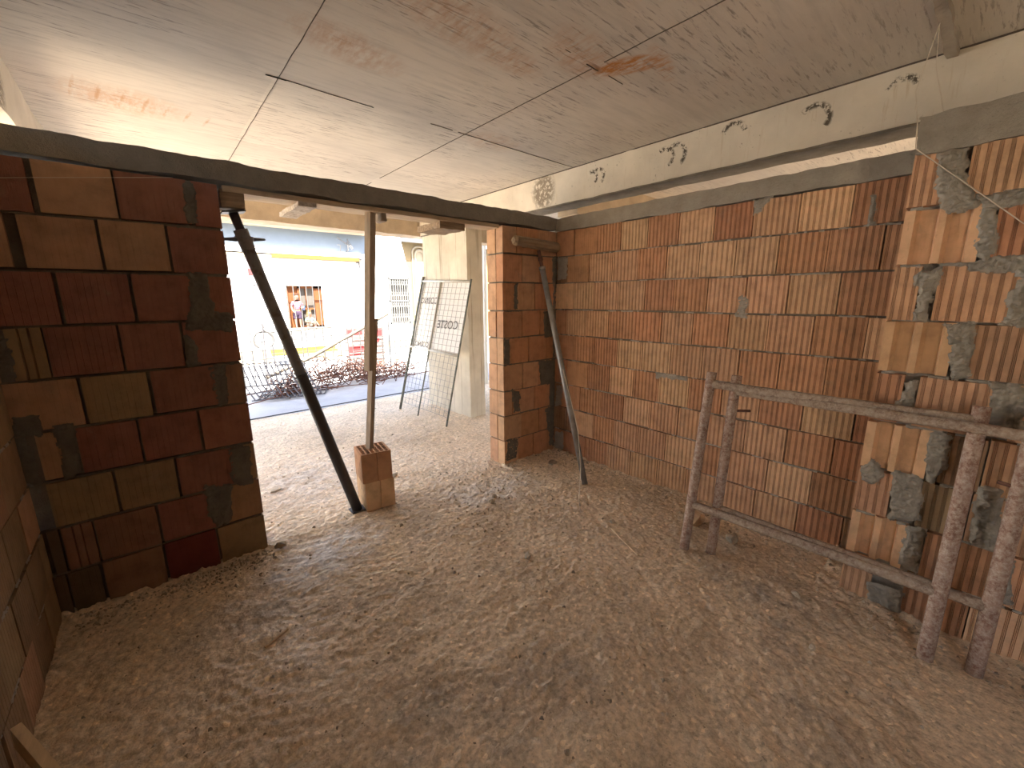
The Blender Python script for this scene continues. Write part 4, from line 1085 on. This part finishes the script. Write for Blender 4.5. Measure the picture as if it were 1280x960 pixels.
def person_sitting():
    z = .853; t = thing('person', 'small fair haired person in green and white crouching on the sill of the wooden window', 'person', (.14, F-.07, z))
    verts = [(0, .03, .07), (0, .02, .16), (0, .0, .25), (0, -.01, .30), (0, -.02, .37), (0, -.02, .42), (-.06, -.10, .16), (-.08, -.06, .03), (-.09, -.12, .015), (.07, -.10, .16), (.10, -.06, .03), (.11, -.12, .015),
             (-.08, 0, .23), (-.12, -.06, .15), (-.07, -.13, .16), (.08, 0, .23), (.15, -.04, .14), (.19, -.07, .06), (-.05, -.15, .165), (.205, -.09, .04)]
    edges = [(0, 1), (1, 2), (2, 3), (3, 4), (4, 5), (0, 6), (6, 7), (7, 8), (0, 9), (9, 10), (10, 11), (2, 12), (12, 13), (13, 14), (2, 15), (15, 16), (16, 17), (14, 18), (17, 19)]
    rad = [.065, .06, .06, .03, .06, .045, .036, .024, .018, .036, .024, .018, .03, .022, .018, .03, .022, .018, .013, .013]
    skin_obj('body', verts, edges, rad, M['skin'], t)
    skin_obj('shirt', [(0, .03, .09), (0, .02, .17), (0, 0, .25), (-.08, 0, .23), (-.115, -.05, .17), (.08, 0, .23), (.14, -.035, .16)], [(0, 1), (1, 2), (2, 3), (3, 4), (2, 5), (5, 6)], [.078, .072, .066, .038, .032, .038, .032], M['greencloth'], t)
    skin_obj('trousers', [(0, .03, .08), (-.06, -.09, .155), (-.08, -.06, .06), (.07, -.09, .155), (.10, -.06, .06)], [(0, 1), (1, 2), (0, 3), (3, 4)], [.075, .046, .036, .046, .036], M['trousers'], t)
    skin_obj('hair', [(0, .0, .40), (0, .01, .43), (0, .03, .36)], [(0, 1), (0, 2)], [.062, .035, .045], M['blond'], t)
    for dx in (-.02, .02):
        f = MB(); f.box((dx-.006, -.083, .376), (dx+.006, -.07, .386)); f.build('eye', M['hair']).parent = t
    f = MB(); f.box((-.014, -.08, .343), (.014, -.068, .348)); f.build('mouth', M['hair']).parent = t
    skin_obj('nose', [(0, -.07, .368), (0, -.086, .358)], [(0, 1)], [.012, .008], M['skin'], t, 1)
person_sitting()

# ------------------------------------------------------------------ things on the street
def fence(x0, x1, y, h, label, step=.15, lean=0., skew=0.):
    b = MB(); n = int((x1-x0)/step); k = int(h/step)
    for i in range(n+1):
        x = x0+(x1-x0)*i/n; b.tube([(x, y+skew*(x-x0), 0), (x+lean*.3, y+skew*(x-x0)+lean, h)], .011, 5)
    for j in range(k+1):
        z = h*j/k; b.tube([(x0+lean*.3*j/k, y+lean*j/k, z), (x1+lean*.3*j/k, y+skew*(x1-x0)+lean*j/k, z)], .011, 5)
    return tag(b.build('mesh_sheet', M['fencewire']), label, 'wire mesh')
fence(-1.95, -.90, 6.0, 1.0, 'welded wire mesh sheet standing upright behind the rebar cage at the far left', .15, .02)
fence(-.78, .05, 6.15, 1.02, 'welded wire mesh sheet standing below the wooden window', .15, .05)
fence(.22, 1.10, 6.35, 1.05, 'welded wire mesh sheet standing in front of the red and white board', .15, .03)
fence(1.15, 2.6, 6.5, 1.05, 'welded wire mesh sheet standing between the timber post and the leaning wire screen', .14, .04)
b = MB(); rr = [(-1.565+.165*math.cos(a), 6.00, .865+.165*math.sin(a)) for a in [math.radians(-60+i*300/24) for i in range(25)]]
b.tube(rr, .026, 8); tag(b.build('hose_coil', M['iron']), 'open loop of dark hose hung on the far left mesh sheet', 'hose')
b = MB(); b.tube([(-1.565, 5.93, 1.17), (-1.59, 5.93, .0)], .015, 6); tag(b.build('rebar_rod', M['bluewire']), 'thin upright steel rod standing beside the hose loop', 'rod')
t = thing('site_board', 'faded white board with red print leaning behind the mesh sheet', 'board', (.62, 6.62, 0))
b = MB(); b.box((.15, 6.60, .0), (1.07, 6.63, .965)); b.build('board_face', M['pinkwhite'], t)
for (x0, x1, z0, z1) in ((.19, .33, .76, .92), (.36, .55, .80, .93), (.72, 1.03, .74, .92), (.20, .56, .40, .54), (.20, .50, .33, .37), (.75, .95, .60, .68)):
    b = MB(); b.box((x0, 6.594, z0), (x1, 6.602, z1)); b.build('red_print', M['red'], t)
b = MB()
for i in range(5): b.box((.22+(i % 2)*.4, 6.594, .08+.05*i), (.50+(i % 2)*.42, 6.602, .10+.05*i))
b.build('grey_print', M['greyblock'], t)
b = MB(); b.tube([(-1.72, 5.30, .26), (-.966, 5.25, .553), (.572, 5.2, 1.31)], .032, 10); tag(b.build('timber_pole', M['greypole']), 'grey brown pole slanting up to the right out of the rebar pile', 'pole')
b = MB()
n = 16; prof = [(.13, .10), (.19, .18), (.24, .30), (.22, .31)]
vs = [(-.68+r*math.cos(2*math.pi*j/n), 8.8+r*.7*math.sin(2*math.pi*j/n), z-.10) for r, z in prof for j in range(n)]
fs = [(i*n+j, i*n+(j+1) % n, i*n+n+(j+1) % n, i*n+n+j) for i in range(3) for j in range(n)] + [tuple(range(n-1, -1, -1))]
b.add(vs, fs); tag(b.build('mixing_tub', M['tub']), 'blue grey mixing tub on the street below the left of the wooden window', 'tub')
b = MB(); rough_slab(b, (-.92, 8.72, .215), (.66, 8.90, .27), .06, .003, 6., 60.); rough_slab(b, (-.92, 8.90, .27), (.66, 8.93, .35), .06, .003, 6., 61.)
tag(b.build('yellow_plank', M['yellow']), 'yellow plank laid across the mixing tub in front of the white house', 'plank')
hb = MB(); hb.box((.35, 8.7, 0), (.62, 8.92, .215), PAL['P']); tag(hb.build('clay_block', M['brick'], colors=True), 'clay block under the right end of the yellow plank', 'clay block')

def rebar_cage():
    t = thing('rebar_cage', 'bent reinforcement mesh cage lying on the street behind the slanting prop', 'rebar cage', (-1.6, 4.7, 0))
    b = MB(); n = 13
    for i in range(n):
        u = i/(n-1); x = -2.15 + u*.95; y = 4.95 - u*.25
        b.tube([(x+.05, y+.42, .52), (x-.02, y+.36, .55), (x, y+.20, .50), (x+.04, y-.05, .22), (x+.12, y-.30, .02), (x+.20, y-.20, .012), (x+.35, y+.18, .014)], .011, 6)
    b.build('hooked_bar', M['bluewire'], t, True)
    b = MB()
    for (dy, z, dx) in ((.20, .50, 0), (.07, .36, .02), (-.05, .22, .04), (-.17, .12, .08), (-.30, .02, .12), (0.0, .02, .28)):
        b.tube([(-2.15+dx-.05, 4.95+dy, z), (-1.20+dx+.05, 4.70+dy, z)], .009, 6)
    b.build('cross_bar', M['bluewire'], t, True)
rebar_cage()
rng = random.Random(9)
def stirrup_mesh(w, h):
    b = MB(); pts = []
    for (cx, cy, a0) in ((w/2-.02, h/2-.02, 0), (-w/2+.02, h/2-.02, 90), (-w/2+.02, -h/2+.02, 180), (w/2-.02, -h/2+.02, 270)):
        for k in range(4): a = math.radians(a0+k*30); pts.append((cx+.02*math.cos(a), cy+.02*math.sin(a), 0))
    b.tube(pts, .0075, 6, closed=True); return b
protos = []
cnt = 0
for i in range(110):
    kx = rng.random()
    x = rng.uniform(-1.75, .95); y = 5.15 + rng.gauss(0, .22) + .18*(x+.4); hgt = max(.05, .46*math.exp(-((x+.55)/.95)**2))
    z = rng.uniform(.0, max(.02, hgt*.8-.06))
    tilt = rng.uniform(.15, 1.4); az = rng.uniform(0, 6.28); sp = rng.uniform(0, 6.28)
    if len(protos) < 3:
        o = stirrup_mesh(*((.22, .34), (.20, .26), (.28, .40))[len(protos)]).build('rebar_stirrup', M['rustybar'], None, True); protos.append(o)
    else:
        o = protos[rng.randrange(3)].copy(); C.objects.link(o)
    o.rotation_euler = (tilt, sp*.2, az)
    hw = .17*math.sin(tilt)
    o.location = (x, y, z + hw*.75)
    tag(o, 'rusty bent steel stirrup in the heap on the street', 'rebar stirrup', 'stirrups heaped on the street')
rod0 = None
for i in range(26):
    x = rng.uniform(-1.9, .6); y = 5.05 + .16*(x+.4) + rng.uniform(-.45, .35); L = rng.uniform(.8, 1.9)
    if rod0 is None:
        b = MB(); b.tube([(0, 0, 0), (.33, .012, .0), (.66, -.01, .0), (1., 0, 0)], .009, 6); rod0 = b.build('rebar_rod', M['rustybar'], None, True); o = rod0
    else: o = rod0.copy(); C.objects.link(o)
    tl = rng.uniform(-.02, .16)
    o.scale = (L, 1, 1); o.rotation_euler = (0, -tl, rng.uniform(-.25, .5)); o.location = (x-L*.3, y, .012 + rng.uniform(0, .2)*math.exp(-((x+.6)/.9)**2))
    tag(o, 'rusty straight reinforcing rod in the heap on the street', 'rebar rod', 'rods heaped on the street')

t = thing('drain_pipe', 'white plastic pipe standing in the gap between column and brick pier', 'pipe', (1.61, 3.3, 0))
b = MB(); b.tube([(1.61, 3.3, -.02), (1.61, 3.3, 2.56)], .042, 16); b.build('pipe', M['pvc'], t, True)
b = MB(); b.tube([(1.61, 3.3, 2.55), (1.61, 3.3, 2.64)], .05, 16); b.build('socket', M['pvc'], t, True)

# ------------------------------------------------------------------ light
w = D.worlds.new('sky'); bpy.context.scene.world = w; w.use_nodes = True; nt = w.node_tree; nt.nodes.clear()
sky = nt.nodes.new('ShaderNodeTexSky'); sky.sky_type = 'NISHITA'; sky.sun_disc = False
SUN_EL = math.radians(61); sky.sun_elevation = SUN_EL; sky.sun_rotation = math.radians(190); sky.air_density = 1.0; sky.dust_density = 4.0; sky.ozone_density = 1.
bg = nt.nodes.new('ShaderNodeBackground'); bg.inputs['Strength'].default_value = .20
out = nt.nodes.new('ShaderNodeOutputWorld'); nt.links.new(sky.outputs[0], bg.inputs[0]); nt.links.new(bg.outputs[0], out.inputs[0])
sl = D.lights.new('sun', 'SUN'); sl.energy = 8.0; sl.angle = math.radians(.53); sl.color = (1., .945, .85)
so = D.objects.new('sun', sl); C.objects.link(so)
dirv = Vector((.18, math.cos(SUN_EL), -math.sin(SUN_EL))).normalized()
so.rotation_euler = dirv.to_track_quat('-Z', 'Y').to_euler(); so.location = (0, -4, 12)
# sky portals for the added left opening and the street opening
p2 = D.lights.new('added_yard_portal', 'AREA'); p2.shape = 'RECTANGLE'; p2.size = 1.1; p2.size_y = 2.3; p2.cycles.is_portal = True
po2 = D.objects.new('added_yard_portal', p2); C.objects.link(po2); po2.location = (-4.0, -4.65, 1.15); po2.rotation_euler = (math.radians(90), 0, math.radians(-90))
pl_ = D.lights.new('opening_portal', 'AREA'); pl_.shape = 'RECTANGLE'; pl_.size = 2.06; pl_.size_y = 2.8; pl_.cycles.is_portal = True
po = D.objects.new('opening_portal', pl_); C.objects.link(po); po.location = (-1.73, .35, 1.4); po.rotation_euler = (math.radians(-90), 0, 0)

# ------------------------------------------------------------------ camera
cam = D.cameras.new('camera'); co = D.objects.new('camera', cam); C.objects.link(co)
cam.sensor_width = 36.; cam.sensor_fit = 'HORIZONTAL'; cam.lens = 516.56/1280*36.; cam.clip_start = .02
r = [(0.7531480154118204, -0.657825379340773, -0.005816973130797536), (-0.1396057276283653, -0.15118191071051185, -0.9785981150029227), (0.6428672551114974, 0.7378413109667192, -0.20569854675306304)]
m4 = Matrix(((r[0][0], -r[1][0], -r[2][0], -3.15932), (r[0][1], -r[1][1], -r[2][1], -2.93827), (r[0][2], -r[1][2], -r[2][2], 1.62492), (0, 0, 0, 1)))
co.matrix_world = m4
sc = bpy.context.scene; sc.camera = co
sc.view_settings.view_transform = 'Standard'; sc.view_settings.look = 'None'; sc.view_settings.gamma = 1.; sc.view_settings.use_curve_mapping = False
sc.view_settings.exposure = 2.42
sc.cycles.max_bounces = 14; sc.cycles.diffuse_bounces = 10; sc.cycles.transparent_max_bounces = 16
sc.cycles.use_denoising = True
